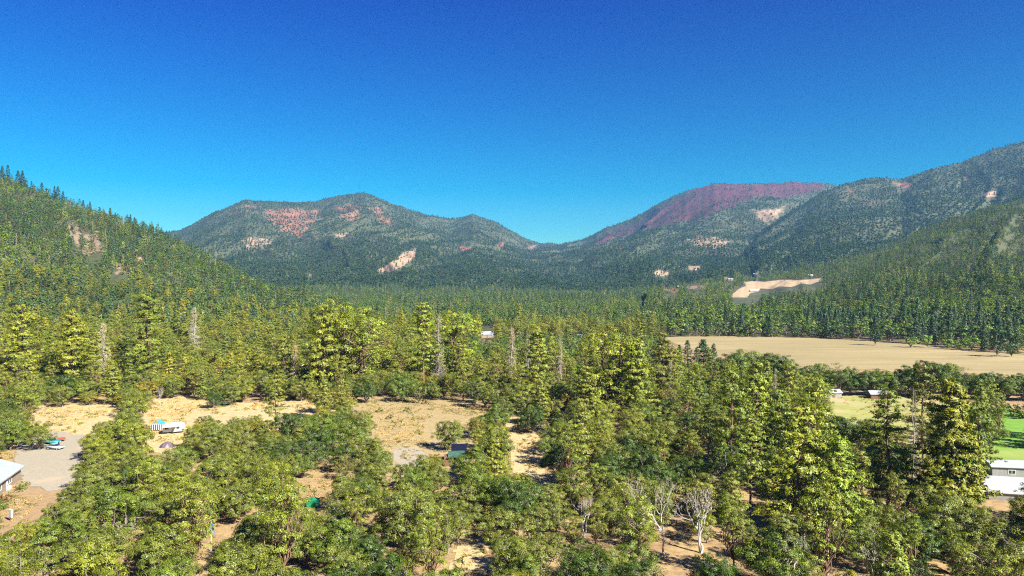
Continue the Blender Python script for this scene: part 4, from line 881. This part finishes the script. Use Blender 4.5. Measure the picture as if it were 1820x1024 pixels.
def tufts():
    rng = np.random.default_rng(12); hid = []
    for k, (n, c) in enumerate(((9, 0.62), (12, 0.45), (8, 0.8))):
        d = rng.normal(size=(n, 3)) * (0.16, 0.16, 0); hid.append(crownmesh('tuft', cards(rng, d + (0, 0, 0.13), rng.normal(size=(n, 3)) * (1, 1, 0.15), 0.05, 0.22, np.clip(c + rng.normal(0, 0.15, n), 0, 0.9)), MAT['straw' if k < 2 else 'weed']))
    P = []
    for nm, per in (('yard', 1.3), ('strip', 1.3), ('meadow', 1.2), ('lane', 1.4), ('path', 2.2), ('gap_a', 2.5), ('pasture', 0.5), ('camp', 0)):
        if nm not in OPEN: continue
        q = np.array(OPEN[nm], float); q[:, 1] = np.maximum(q[:, 1], 600); x, y, z = GV(q[:, 0], q[:, 1]); poly = list(zip(x, y)); a = (x.max() - x.min()) * (y.max() - y.min()); n = int(a * per)
        X, Y = rng.uniform(x.min(), x.max(), n), rng.uniform(y.min(), y.max(), n); k = inpoly(X, Y, poly) & (fbm(X / 5, Y / 5, 3, 77) > rng.uniform(0.3, 0.6, n))
        pxx, pyy = project(X, Y, 0 * X); k &= ~inpoly(pxx, pyy, [(20, 795), (120, 765), (150, 780), (140, 880), (40, 880)])
        P.append(np.stack([X[k], Y[k]], 1))
    P = np.concatenate(P); n = len(P); z = ZF(P[:, 0], P[:, 1]); v = np.where(rng.random(n) < 0.07, 2, rng.integers(0, 2, n)); s_ = rng.uniform(0.7, 1.6, n) * np.where(v == 2, 2.0, 1)
    mass('dry_grass', np.column_stack([P, z + 0.03]), rng.uniform(0, 6.28, n), np.stack([s_] * 3, 1), v, hid)
tufts()

def far_woods():
    rng = np.random.default_rng(5); rows = []; y = 500.0
    while y < 6600:  # rows of spots
        s = 5.6 + 0.0021 * y; px = np.arange(-140, 1960, s / y * F); n = len(px)
        rows.append((px + rng.uniform(-.5, .5, n) * s / y * F, y + rng.uniform(-.5, .5, n) * s)); y += s * 0.92
    px = np.concatenate([r[0] for r in rows]); Y = np.concatenate([r[1] for r in rows]); x = (px - CX) / F * Y
    # left hill starts nearer
    yy = np.arange(470, 560, 7.0); hp = [(rng.uniform(-140, 560, int(700 / F * a / 7.5)), a) for a in yy]
    px = np.concatenate([px] + [h[0] for h in hp]); Y = np.concatenate([Y] + [np.full(len(h[0]), h[1]) + rng.uniform(-3.5, 3.5, len(h[0])) for h in hp]); x = (px - CX) / F * Y
    z, lay = ZL(x, Y)
    keep = np.ones(len(x), bool)
    # nothing behind a crest
    for l, dist in ((1, M_DIST), (2, S_DIST), (3, R_DIST), (4, L_DIST)): keep &= ~((lay == l) & (Y > np.interp(px, *dist) + 60))
    keep &= ~((px > 1130) & (Y < FEDGE(px) + 150))                       # belt behind the field is built one by one
    keep &= ~((px > 560) & (px <= 1180) & (Y < 640))
    keep &= ~((px <= 560) & (Y < 640) & (lay == 0)) & ~((px > 560) & (Y < 600))
    # hidden by nearer ground
    px, Y, x, z, lay = px[keep], Y[keep], x[keep], z[keep], lay[keep]
    vis = np.ones(len(x), bool)
    for q in np.linspace(0.25, 0.97, 16):
        zz = ZF(x * q, Y * q); vis &= zz < (H + (z + 22 - H) * q)
    px, Y, x, z, lay = px[vis], Y[vis], x[vis], z[vis], lay[vis]
    ht = np.where(Y > 2100, 14, 16) ; top = HOR + F * (H - z - ht) / Y; bot = HOR + F * (H - z) / Y; w = F * 3.2 / Y
    bad = np.zeros(len(x), bool)
    for f in (0.0, 0.5, 1.0):
        yy = bot + (top - bot) * f
        for poly in [OPEN['farm'], OPEN['field']] + NEARROOF:
            for dx in (-1, 0, 1): bad |= inpoly(px + dx * w, yy, poly) & (Y > 470)
    pc = patches(px, bot, np.ones(len(x), bool)); rr = rng.random(len(x))
    pur = (pc[:, 0] == PURP[0])
    bad |= (rr < pc[:, 3] * np.where(pur, 0.72 + 0.5 * (fbm(px / 30 + 9, bot / 22, 3, 66) - 0.5), np.where(pc[:, 3] > 0.92, 0.88, 0.62)))
    small = np.zeros(len(x), bool)
    for c, a, poly in FARP:                                    # keep small openings readable: nothing just in front of them
        if a >= 0.8 and c != PURP:
            for f in (0.0, 0.5, 1.0): small |= inpoly(px, bot + (top - bot) * f, poly) & (rr < 0.85)
    bad |= small
    thin = fbm(x / 60, Y / 90, 4, 61); bad |= (lay == 3) & (Y > 850) & (rng.random(len(x)) < 0.15 + (thin > 0.52) * 0.4)
    bad |= (lay == 4) & (Y > 620) & (rng.random(len(x)) < (thin > 0.60) * 0.6)
    clump = fbm(x / 120, Y / 120, 3, 44)
    dens = fbm(x / 260, Y / 260, 4, 54)
    px, Y, x, z, lay, clump, dens = [a[~bad] for a in (px, Y, x, z, lay, clump, dens)]
    n = len(x); rot = rng.uniform(0, 6.28, n); sc_ = rng.uniform(0.6, 1.15, n)
    far = Y > 2100; mid = ~far
    # middle distance
    i = np.nonzero(mid)[0]; con = rng.random(len(i)) < np.where(lay[i] == 0, np.where(Y[i] < 1150, 0.10, 0.35), np.where(lay[i] == 3, np.where(Y[i] > 950, 0.25, 0.38), 0.50)) + (clump[i] - 0.5) * np.where((lay[i] == 0) & (Y[i] < 1150), 0.7, 1.6)
    dead = rng.random(len(i)) < np.where(lay[i] == 4, 0.035, 0.015)
    nc, nb = len(MASS['mid_con']), len(MASS['mid_broad'])
    vid = np.where(con, rng.integers(0, nc, len(i)), nc + rng.integers(0, nb, len(i))); vid = np.where(dead, nc + nb, vid)
    cool = (lay[i] == 4) & (vid < nc) & (rng.random(len(i)) < 0.65); vid = np.where(cool, rng.choice([3, 4, 6], len(i)), vid)
    S = sc_[i] * np.where((lay[i] == 3) & (Y[i] > 850), 0.72, np.where(lay[i] == 4, 0.84, 0.88))
    sel = lay[i] == 4
    ms = MASS['mid_con'] + MASS['mid_broad'] + MASS['mid_dead']
    for nm, q in (('hill_forest', sel), ('valley_forest', ~sel)):
        j = i[q]; mass(nm, np.stack([x[j], Y[j], z[j] - 0.3], 1), rot[j], np.stack([S[q]] * 3, 1), vid[q], ms)
    i = np.nonzero(far)[0]; nc, nb = 3, 3
    hi = np.clip((z[i] - 60) / 250, 0, 1)
    con = rng.random(len(i)) < 0.85 - 0.75 * hi + (clump[i] - 0.5) * 2.4
    vid = np.where(con, rng.integers(0, nc, len(i)), nc + rng.integers(0, nb, len(i)))
    drop = (~con) & (rng.random(len(i)) < 0.15 + (dens[i] > 0.55) * 0.35); i2 = i[~drop]; v2 = vid[~drop]
    s = sc_[i2] * np.where(v2 < 3, 0.80, 0.85)
    mass('mountain_forest', np.stack([x[i2], Y[i2], z[i2] - 0.5], 1), rot[i2], np.stack([s * 1.1, s * 1.1, s * 0.95], 1), v2, MASS['far_con'] + MASS['far_shrub'])
    print('far trees', len(i2), 'mid', int(mid.sum()))
far_woods()
# ------------------------------------------------------------------ buildings, vehicles and small things
from mathutils import Matrix, Vector
def ray_hit(px, py):
    "where the line of sight through a photo pixel meets the terrain"
    Y = np.linspace(150, 6500, 12700); x = (px - CX) / F * Y; z = ZF(x, Y); ray = H - (py - HOR) / F * Y
    i = int(np.argmax(z >= ray)); return float(x[i]), float(Y[i]), float(z[i])
def gable(name, label, loc, rz, L, Wd, hw, hr, wall, roof, over=0.35, cat='house', door=True, windows=(), chimney=False, trim='trim_white', group=None):
    "long axis along local x; walls hw high, ridge at hr"
    o = empty(name, loc, rz); tag(o, label, cat, group)
    hx, hy = L / 2, Wd / 2
    m = MB(); m.box(-hx, hx, -hy, hy, -0.4, hw)
    m.prism([(-hy, hw), (hy, hw), (0, hr - 0.1)], -hx, hx, 'x'); m.build('wall', MAT[wall], o)
    r = MB(); t = 0.12; sl_ = (hr - hw) / hy; ey = hy + over; ez = hw - over * sl_
    r.prism([(-ey, ez), (0, hr), (ey, ez), (ey, ez + t), (0, hr + t), (-ey, ez + t)], -hx - over, hx + over, 'x'); ro = r.build('roof', MAT[roof], o)
    if chimney: MB().box(hx * 0.3, hx * 0.3 + 0.7, -0.3 - hy * 0.4, 0.3 - hy * 0.4, hw, hr + 0.7).build('chimney', MAT['rust'], ro)
    if door:
        d = MB().box(-hx * 0.2, -hx * 0.2 + 1.0, -hy - 0.05, -hy + 0.02, 0, 2.05).build('door', MAT['rust'], o)
    for (side, u, z0, w, h) in windows:       # side 's' = -y wall, 'e' = +x wall
        f, g = MB(), MB()
        if side == 's':
            f.box(u - w / 2 - .1, u + w / 2 + .1, -hy - .06, -hy + .02, z0 - .1, z0); f.box(u - w / 2 - .1, u + w / 2 + .1, -hy - .06, -hy + .02, z0 + h, z0 + h + .1)
            f.box(u - w / 2 - .1, u - w / 2, -hy - .06, -hy + .02, z0, z0 + h); f.box(u + w / 2, u + w / 2 + .1, -hy - .06, -hy + .02, z0, z0 + h); f.box(u - .04, u + .04, -hy - .06, -hy + .02, z0, z0 + h)
            g.box(u - w / 2, u + w / 2, -hy - .025, -hy + .02, z0, z0 + h)
        fo = f.build('window', MAT[trim], o); g.build('pane', MAT['glass_dark'], fo)
    return o

# tan house at the photo's edge: its long wall runs from the far corner towards the camera
ax, ay = -110.8, 165.0; uv = np.array([0.29, -0.96]); uv /= np.linalg.norm(uv); vv = np.array([uv[1], -uv[0]])
Lh, Wh = 15.0, 9.0; c = np.array([ax, ay]) + uv * Lh / 2 + vv * Wh / 2
hz = Z1(c[0], c[1]) - 0.1; ho = empty('house', (c[0], c[1], hz), math.atan2(uv[1], uv[0])); tag(ho, 'tan house with pale metal roof standing beside the gravel yard', 'house')
hx, hy, hw, hr = Lh / 2, Wh / 2, 3.3, 5.0             # the wall seen is local +y? chosen so that it faces the yard
m = MB(); m.box(-hx, hx, -hy, hy, -0.6, hw); m.prism([(-hy, hw), (hy, hw), (0, hr - 0.1)], -hx, hx, 'x'); m.build('wall', MAT['wall_tan'], ho)
e, ez, t = hy + 0.6, hw - 0.6 * (hr - hw) / hy, 0.14
MB().prism([(-e, ez), (0, hr), (e, ez), (e, ez + t), (0, hr + t), (-e, ez + t)], -hx - 0.5, hx + 0.5, 'x').build('roof', MAT['sheet_green'], ho)
sgn = 1.0                                              # local +y side faces the yard
for k, (u, z0, w, h) in enumerate(((-0.6, 1.3, 2.2, 1.3), (5.0, 1.2, 1.6, 1.4))):
    f, g = MB(), MB(); y0, y1 = sorted((sgn * (hy - .02), sgn * (hy + .07)))
    for b in ((u - w / 2 - .14, u + w / 2 + .14, z0 - .14, z0), (u - w / 2 - .14, u + w / 2 + .14, z0 + h, z0 + h + .14), (u - w / 2 - .14, u - w / 2, z0, z0 + h), (u + w / 2, u + w / 2 + .14, z0, z0 + h), (u - .05, u + .05, z0, z0 + h)): f.box(b[0], b[1], y0, y1, b[2], b[3])
    fo = f.build('window', MAT['trim_white'], ho); y0, y1 = sorted((sgn * (hy - .02), sgn * (hy + .03))); g.box(u - w / 2, u + w / 2, y0, y1, z0, z0 + h); g.build('pane', MAT['glass_dark'], fo)
y0, y1 = sorted((sgn * (hy + .002), sgn * (hy + .12)))
MB().box(1.2, 1.35, y0, y1, 0, hw - 0.3).build('downpipe', MAT['trim_white'], ho)
y0, y1 = sorted((sgn * (hy + .002), sgn * (hy + .5)))
MB().box(-0.2, 1.0, y0, y1, 0.1, 0.95).build('cooling_unit', MAT['trim_white'], ho, 0.04)
MB().box(-hx - 0.5, hx + 0.5, sgn * e - 0.03, sgn * e + 0.1, ez - 0.12, ez + 0.05).build('gutter', MAT['shade_grey'], ho)

# cars
def make_car(name, label, cat, x, y, rz, paint, kind='car'):
    z = Z1(x, y) + 0.09; o = empty(name, (x, y, z), rz); tag(o, label, cat)
    if kind == 'car':
        body = [(-2.2, .35), (-2.25, .75), (-2.1, .95), (-1.35, 1.0), (1.05, .98), (1.9, .86), (2.2, .7), (2.22, .38)]; cab = [(-1.75, .95), (-1.1, 1.42), (0.25, 1.44), (1.1, .95)]; wx = (-1.38, 1.36)
    else:
        body = [(-2.7, .5), (-2.72, 1.05), (-0.8, 1.05), (-0.8, 1.1), (0.9, 1.1), (1.3, 1.08), (2.5, 1.0), (2.68, .85), (2.7, .5)]; cab = [(-0.75, 1.05), (-0.6, 1.75), (0.75, 1.76), (1.35, 1.05)]; wx = (-1.7, 1.75)
    b = MB(); b.prism(body, -.86, .86); bo = b.build('body', MAT[paint], o, 0.07, True)
    tp = MB(); z1 = cab[1][1]; tp.prism([(cab[1][0] - .05, z1 - .04), (cab[2][0] + .05, z1 - .04), (cab[2][0], z1 + .05), (cab[1][0], z1 + .05)], -.68, .68); tp.build('car_roof', MAT[paint], o, 0.03)
    MB().prism([(cab[0][0] + .05, cab[0][1]), (cab[1][0] - .02, z1 - .02), (cab[2][0] + .02, z1 - .02), (cab[3][0] - .05, cab[3][1])], -.72, .72).build('window_glass', MAT['glass_dark'], o, 0.02)
    for w in wx:
        for s in (-1, 1):
            a = np.arange(16) * math.pi / 8; y0, y1 = sorted((s * .68, s * .9))
            t = MB().prism([(w + .34 * math.cos(q), .33 + .34 * math.sin(q)) for q in a], y0, y1).build('wheel', MAT['rubber'], o)
            y0, y1 = sorted((s * .89, s * .915)); MB().prism([(w + .19 * math.cos(q), .33 + .19 * math.sin(q)) for q in a], y0, y1).build('rim', MAT['metal_grey'], t)
    f = max(p[0] for p in body)
    for s in (-1, 1): MB().box(f - .06, f + .02, s * .6 - .16, s * .6 + .16, .62, .76).build('headlight', MAT['trim_white'], o)
    if kind != 'car': MB().box(-2.55, -0.9, -.72, .72, 1.02, 1.12).build('bed_liner', MAT['rubber'], o)
x, y, z = G(98, 799); make_car('parked_car', 'silver car parked nose out on the gravel under the oak', 'car', x, y, R(-12), 'paint_silver')
x, y, z = G(86, 792); make_car('pickup_truck', 'teal pickup parked in the shade just behind the silver car', 'truck', x - .5, y + 1.5, R(-8), 'paint_teal', 'truck')
x, y, z = G(362, 785); make_car('parked_car', 'white car hidden among oaks beside the tent camp', 'car', x, y, R(15), 'fabric_white')
x, y, z = G(109, 785); o = empty('cart', (x, y, z + .09), 0.3); tag(o, 'small red utility cart on the gravel past the parked cars', 'cart')
MB().box(-.9, .9, -.5, .5, .45, .55).box(-.9, .9, -.5, -.44, .55, 1.0).box(-.9, .9, .44, .5, .55, 1.0).box(-.9, -.84, -.44, .44, .55, 1.0).box(.84, .9, -.44, .44, .55, 1.0).tube([(.9, 0, .5), (1.8, 0, .35)], .04).build('tray', MAT['red_paint'], o)
for s in (-1, 1):
    a = np.arange(12) * math.pi / 6; y0, y1 = sorted((s * .52, s * .64)); MB().prism([(.3 * math.cos(q), .3 + .3 * math.sin(q)) for q in a], y0, y1).build('wheel', MAT['rubber'], o)

# the tent camp
x, y, z = G(281, 766); o = empty('canopy_tent', (x, y, z + .09), R(8)); tag(o, 'turquoise canopy tent with dark blue striped side wall at the camp', 'tent')
roofp = [(-1.7, 2.2), (0, 3.0), (1.7, 2.2), (1.7, 2.12), (0, 2.92), (-1.7, 2.12)]
MB().prism(roofp, -1.5, 1.5).build('canopy', MAT['tarp_blue'], o, 0.02)
wl_ = MB().box(-1.6, 1.6, -1.42, -1.38, 0.5, 2.1).build('side_wall', MAT['fabric_white'], o)
for k in range(6): MB().box(-1.45 + k * .53, -1.45 + k * .53 + .26, -1.45, -1.425, 0.52, 2.08).build('stripe', MAT['tarp_navy'], wl_)
for sx in (-1, 1):
    for sy in (-1, 1): MB().tube([(sx * 1.55, sy * 1.34, 0), (sx * 1.55, sy * 1.34, 2.15)], .035).build('pole', MAT['metal_grey'], o)
x, y, z = G(309, 770); o = empty('camper_trailer', (x, y, z + .09), R(20)); tag(o, 'white camper trailer standing between turquoise canopy and oaks', 'trailer')
MB().prism([(-2.9, .55), (-2.9, 2.3), (-2.5, 2.75), (2.4, 2.75), (3.0, 2.0), (2.7, .55)], -1.2, 1.2).build('body', MAT['fabric_white'], o, 0.08)
MB().box(-2.2, 2.0, -1.0, 1.0, 2.74, 2.86).build('roof', MAT['trim_white'], o, .04)
for u, w in ((-1.8, 1.0), (1.2, 0.9)): MB().box(u - w / 2, u + w / 2, -1.235, -1.18, 1.35, 2.05).build('window', MAT['glass_dark'], o)
MB().box(-.5, .2, -1.24, -1.18, .6, 2.3).build('door', MAT['metal_grey'], o)
MB().prism([(-2.6, 2.35), (-2.6, 2.29), (1.0, 2.29), (1.0, 2.35)], -3.2, -1.21).build('awning', MAT['fabric_white'], o)
for s in (-1, 1):
    a = np.arange(12) * math.pi / 6; y0, y1 = sorted((s * .95, s * 1.15)); MB().prism([(-.2 + .36 * math.cos(q), .36 + .36 * math.sin(q)) for q in a], y0, y1).build('wheel', MAT['rubber'], o)
x, y, z = G(297, 795); o = empty('tent', (x, y, z + .09), R(25)); tag(o, 'dark plum dome tent half hidden behind oaks below the camper', 'tent')
prof = [(1.9 * math.cos(a), 1.45 * math.sin(a)) for a in np.linspace(0, math.pi, 9)]
V = []; Fc = []
for j, (q, b) in enumerate([(1.0, 0), (.86, .5), (.6, 1.0), (.2, 1.4)]): V += [(2.0 * q * math.cos(a), 1.6 * q * math.sin(a), b) for a in np.arange(8) * math.pi / 4]
for j in range(3): Fc += [(j * 8 + i, j * 8 + (i + 1) % 8, (j + 1) * 8 + (i + 1) % 8, (j + 1) * 8 + i) for i in range(8)]
Fc.append(tuple(range(24, 32))); MB().add(V, Fc).build('tent_shell', MAT['fabric_plum'], o)
MB().prism([(-.6, 0.02), (.6, 0.02), (0, 1.1)], -1.62, -1.3).build('door_flap', MAT['shade_grey'], o)

# shed with green roof and navy tarp over its back part
x, y, z = G(808, 826); o = empty('shed', (x, y, z), R(4)); tag(o, 'red-brown wooden shed with green roof and navy tarp above it', 'shed'); o.scale = (0.85,) * 3
MB().box(-3.0, -0.6, -1.2, 2.2, -.2, 2.5).build('wall', MAT['wood_red'], o)
for k in range(3): MB().box([-.45, 1.1, 2.5][k], [-.45, 1.1, 2.5][k] + .14, -1.1, -.96, -.1, 2.5).build('post', MAT['wood_red'], o)
MB().box(-.3, 2.6, -1.14, -1.06, .75, .85).box(-.3, 2.6, -1.13, -1.07, .3, .38).build('railing', MAT['wood_red'], o)
MB().box(-.6, 2.7, 1.9, 2.1, -.1, 2.5).build('rear_wall', MAT['rust'], o)
MB().prism([(-1.9, 2.45), (2.4, 3.3), (2.4, 3.42), (-1.9, 2.57)], -1.9, 2.9, 'x').build('porch_roof', MAT['roof_green'], o)
MB().box(-2.9, -.62, -1.9, -1.25, -.1, 0.9).build('porch_box', MAT['wood_red'], o)
MB().box(-.6, 3.0, 2.8, 6.2, -.2, 2.6).build('rear_room', MAT['shade_grey'], o)
MB().prism([(2.5, 3.2), (4.4, 5.0), (6.5, 3.2), (6.5, 3.08), (4.4, 4.88), (2.5, 3.08)], -1.0, 3.5, 'x').build('tarp_roof', MAT['tarp_navy'], o)

x, y, z = G(556, 900); o = empty('skip_container', (x, y, z + .02), R(5)); tag(o, 'green steel skip in a dry gap between oaks below the clearing', 'skip')
sh = MB(); sh.prism([(-1.0, .15), (-1.3, 1.35), (1.3, 1.35), (1.0, .15)], -.85, -.79).prism([(-1.0, .15), (-1.3, 1.35), (1.3, 1.35), (1.0, .15)], .79, .85).box(-1.0, 1.0, -.79, .79, .12, .2)
sh.prism([(-.79, .2), (-.79, 1.3), (.79, 1.3), (.79, .2)], -1.16, -1.1, 'x').prism([(-.79, .2), (-.79, 1.3), (.79, 1.3), (.79, .2)], 1.1, 1.16, 'x'); sh.build('hull', MAT['dumpster_green'], o)
MB().box(-1.32, 1.32, -.9, -.852, 1.24, 1.36).box(-1.32, 1.32, .852, .9, 1.24, 1.36).build('rim', MAT['dumpster_green'], o)
for k in range(5): MB().box(-.85 + k * .42, -.78 + k * .42, -.9, -.853, .25, 1.22).build('rib', MAT['dumpster_green'], o)
MB().prism([(-1.15, 1.18), (0, 1.52), (1.15, 1.18), (1.15, 1.1), (-1.15, 1.1)], -.78, .78).build('cover', MAT['dumpster_green'], o)

x, y, z = G(375, 980); o = empty('wrapped_post', (x, y, z), 0); tag(o, 'thin pale post with a bright blue wrapped bundle at its top', 'post')
MB().tube([(0, 0, -.3), (.03, 0, 4.6)], [.09, .06], 8).build('post', MAT['pole_white'], o, smooth=True)
rng_ = np.random.default_rng(3); P = [(0.05 + .28 * math.sin(k * 1.7), -.1 * (k % 2), 2.9 + k * .23) for k in range(9)]
MB().tube(P, [.18, .38, .46, .36, .44, .5, .34, .38, .14], 9).build('bundle', MAT['blue_bright'], o, smooth=True)
x, y, z = G(19, 926); o = empty('utility_box', (x, y, z + .06), R(-25)); tag(o, 'white metal box on a short wooden post in the dirt yard', 'utility box')
MB().box(-.07, .07, -.07, .07, -.3, .9).build('post', MAT['wood_post'], o)
bx = MB().box(-.42, .42, -.14, .14, .55, 2.15).build('cabinet', MAT['trim_white'], o, .04); MB().box(-.34, .34, -.165, -.142, .65, 2.05).build('door', MAT['metal_grey'], bx)

# barns beside the pasture
gable('barn', 'long low barn with pale metal roof at the pasture edge', (122.0, 166.0, Z1(122, 166)), R(-10), 26, 5.5, 2.4, 3.3, 'shade_grey', 'sheet_roof', cat='barn', windows=(('s', -9, .9, 1.4, .8), ('s', -3, .9, 1.4, .8)))
gable('barn', 'nearer barn with broad whitish metal roof at the photo edge', (112.5, 151.5, Z1(112, 151)), R(-14), 28, 11, 1.5, 3.4, 'shade_grey', 'sheet_roof', cat='barn')
x, y, z = G(1478, 706); gable('metal_shed', 'small shed with pale blue roof before the oak belt', (x, y, z), R(5), 6, 4, 2.0, 3.0, 'shade_grey', 'sheet_roof', cat='shed')
x, y, z = G(1560, 708); gable('metal_shed', 'low white-roofed shed beside yellow-green bushes at the pasture edge', (x, y, z), R(-5), 6.5, 4.5, 1.9, 2.9, 'wood_red', 'sheet_roof', cat='shed')
x, y, z = G(1412, 700); gable('metal_shed', 'pale roofed shed mostly hidden by pines near the utility pole', (x, y, z), R(0), 8, 4, 2.2, 3.2, 'shade_grey', 'sheet_roof', cat='shed')
x, y, z = G(1410, 698); o = empty('utility_pole', (x - 1, y + 3, z), 0); tag(o, 'wooden utility pole with crossarm standing by the hidden shed', 'utility pole')
MB().tube([(0, 0, -.3), (0, 0, 8.6)], [.16, .11], 8).build('pole', MAT['wood_post'], o); MB().box(-1.2, 1.2, -.06, .06, 7.8, 7.95).build('crossarm', MAT['wood_post'], o)
for k in (-1, 0, 1): MB().tube([(k * .9 + .12, 0, 7.95), (k * .9 + .12, 0, 8.2)], .06, 6).build('insulator', MAT['trim_white'], o)
for px, py, w, rz, lab in ((866, 600, 10, 12, 'white-roofed house among trees past the central pines'), (1037, 606, 8, -10, 'small pale house tucked behind the round-crowned pine'), (313, 586, 7, 5, 'pale roofed cabin at the foot of the wooded hill'), (1340, 519, 0, 0, 'long grey-roofed farmhouse on the bare tan slope'),
                           (1176, 491, 0, 8, 'white hillside house, leftmost of those below the red slope'), (1236, 481, 0, -5, 'pale hillside house highest of those above the farm'), (1298, 498, 0, 0, 'small white house beside the bare farm slope'), (1208, 512, 0, 10, 'grey-roofed house below the two pale hillside houses'),
                           (1343, 489, 0, 0, 'small pale house directly above the long farmhouse'), (551, 491, 0, 0, 'lone white house in the dark firs under the far mountain'), (1398, 486, 0, 4, 'tiny white house above the upper edge of the farm slope'), (1440, 492, 0, 4, 'tiny pale house at the far end of the farm slope')):
    x, y, z = ray_hit(px, py); k = y / F
    L = w if w else (15 * k if px == 1340 else max(8, 8 * k)); L = min(L, 20)
    gable('farmhouse' if px == 1340 else 'far_house', lab, (x, y, z), R(rz), L, L * (.35 if px == 1340 else .6), max(2.8, L * .16), max(4.6, L * .3), 'wall_tan', 'metal_grey' if px == 1340 or px in (1208, 313) else 'sheet_roof', .5, door=w > 0, windows=(('s', L * .25, 1, 1.2, 1),) if w else ())

# ------------------------------------------------------------------ haze: one box of pale air round everything
hb = NB('haze'); pv = hb.n('VolumePrincipled'); pv.inputs['Color'].default_value = (0.20, 0.52, 1.0, 1); pv.inputs['Density'].default_value = 4.2e-5; pv.inputs['Anisotropy'].default_value = 0.1
hb.l(pv.outputs[0], hb.out.inputs['Volume'])
o = MB().box(-9200, 9200, -9200, 9200, -6, 870).build('haze', hb.m); tag(o, kind='stuff')
print('things', len([t for _, c in chosen for t in c]), 'rest', len(rest), {k: len(c) for k, c in chosen})
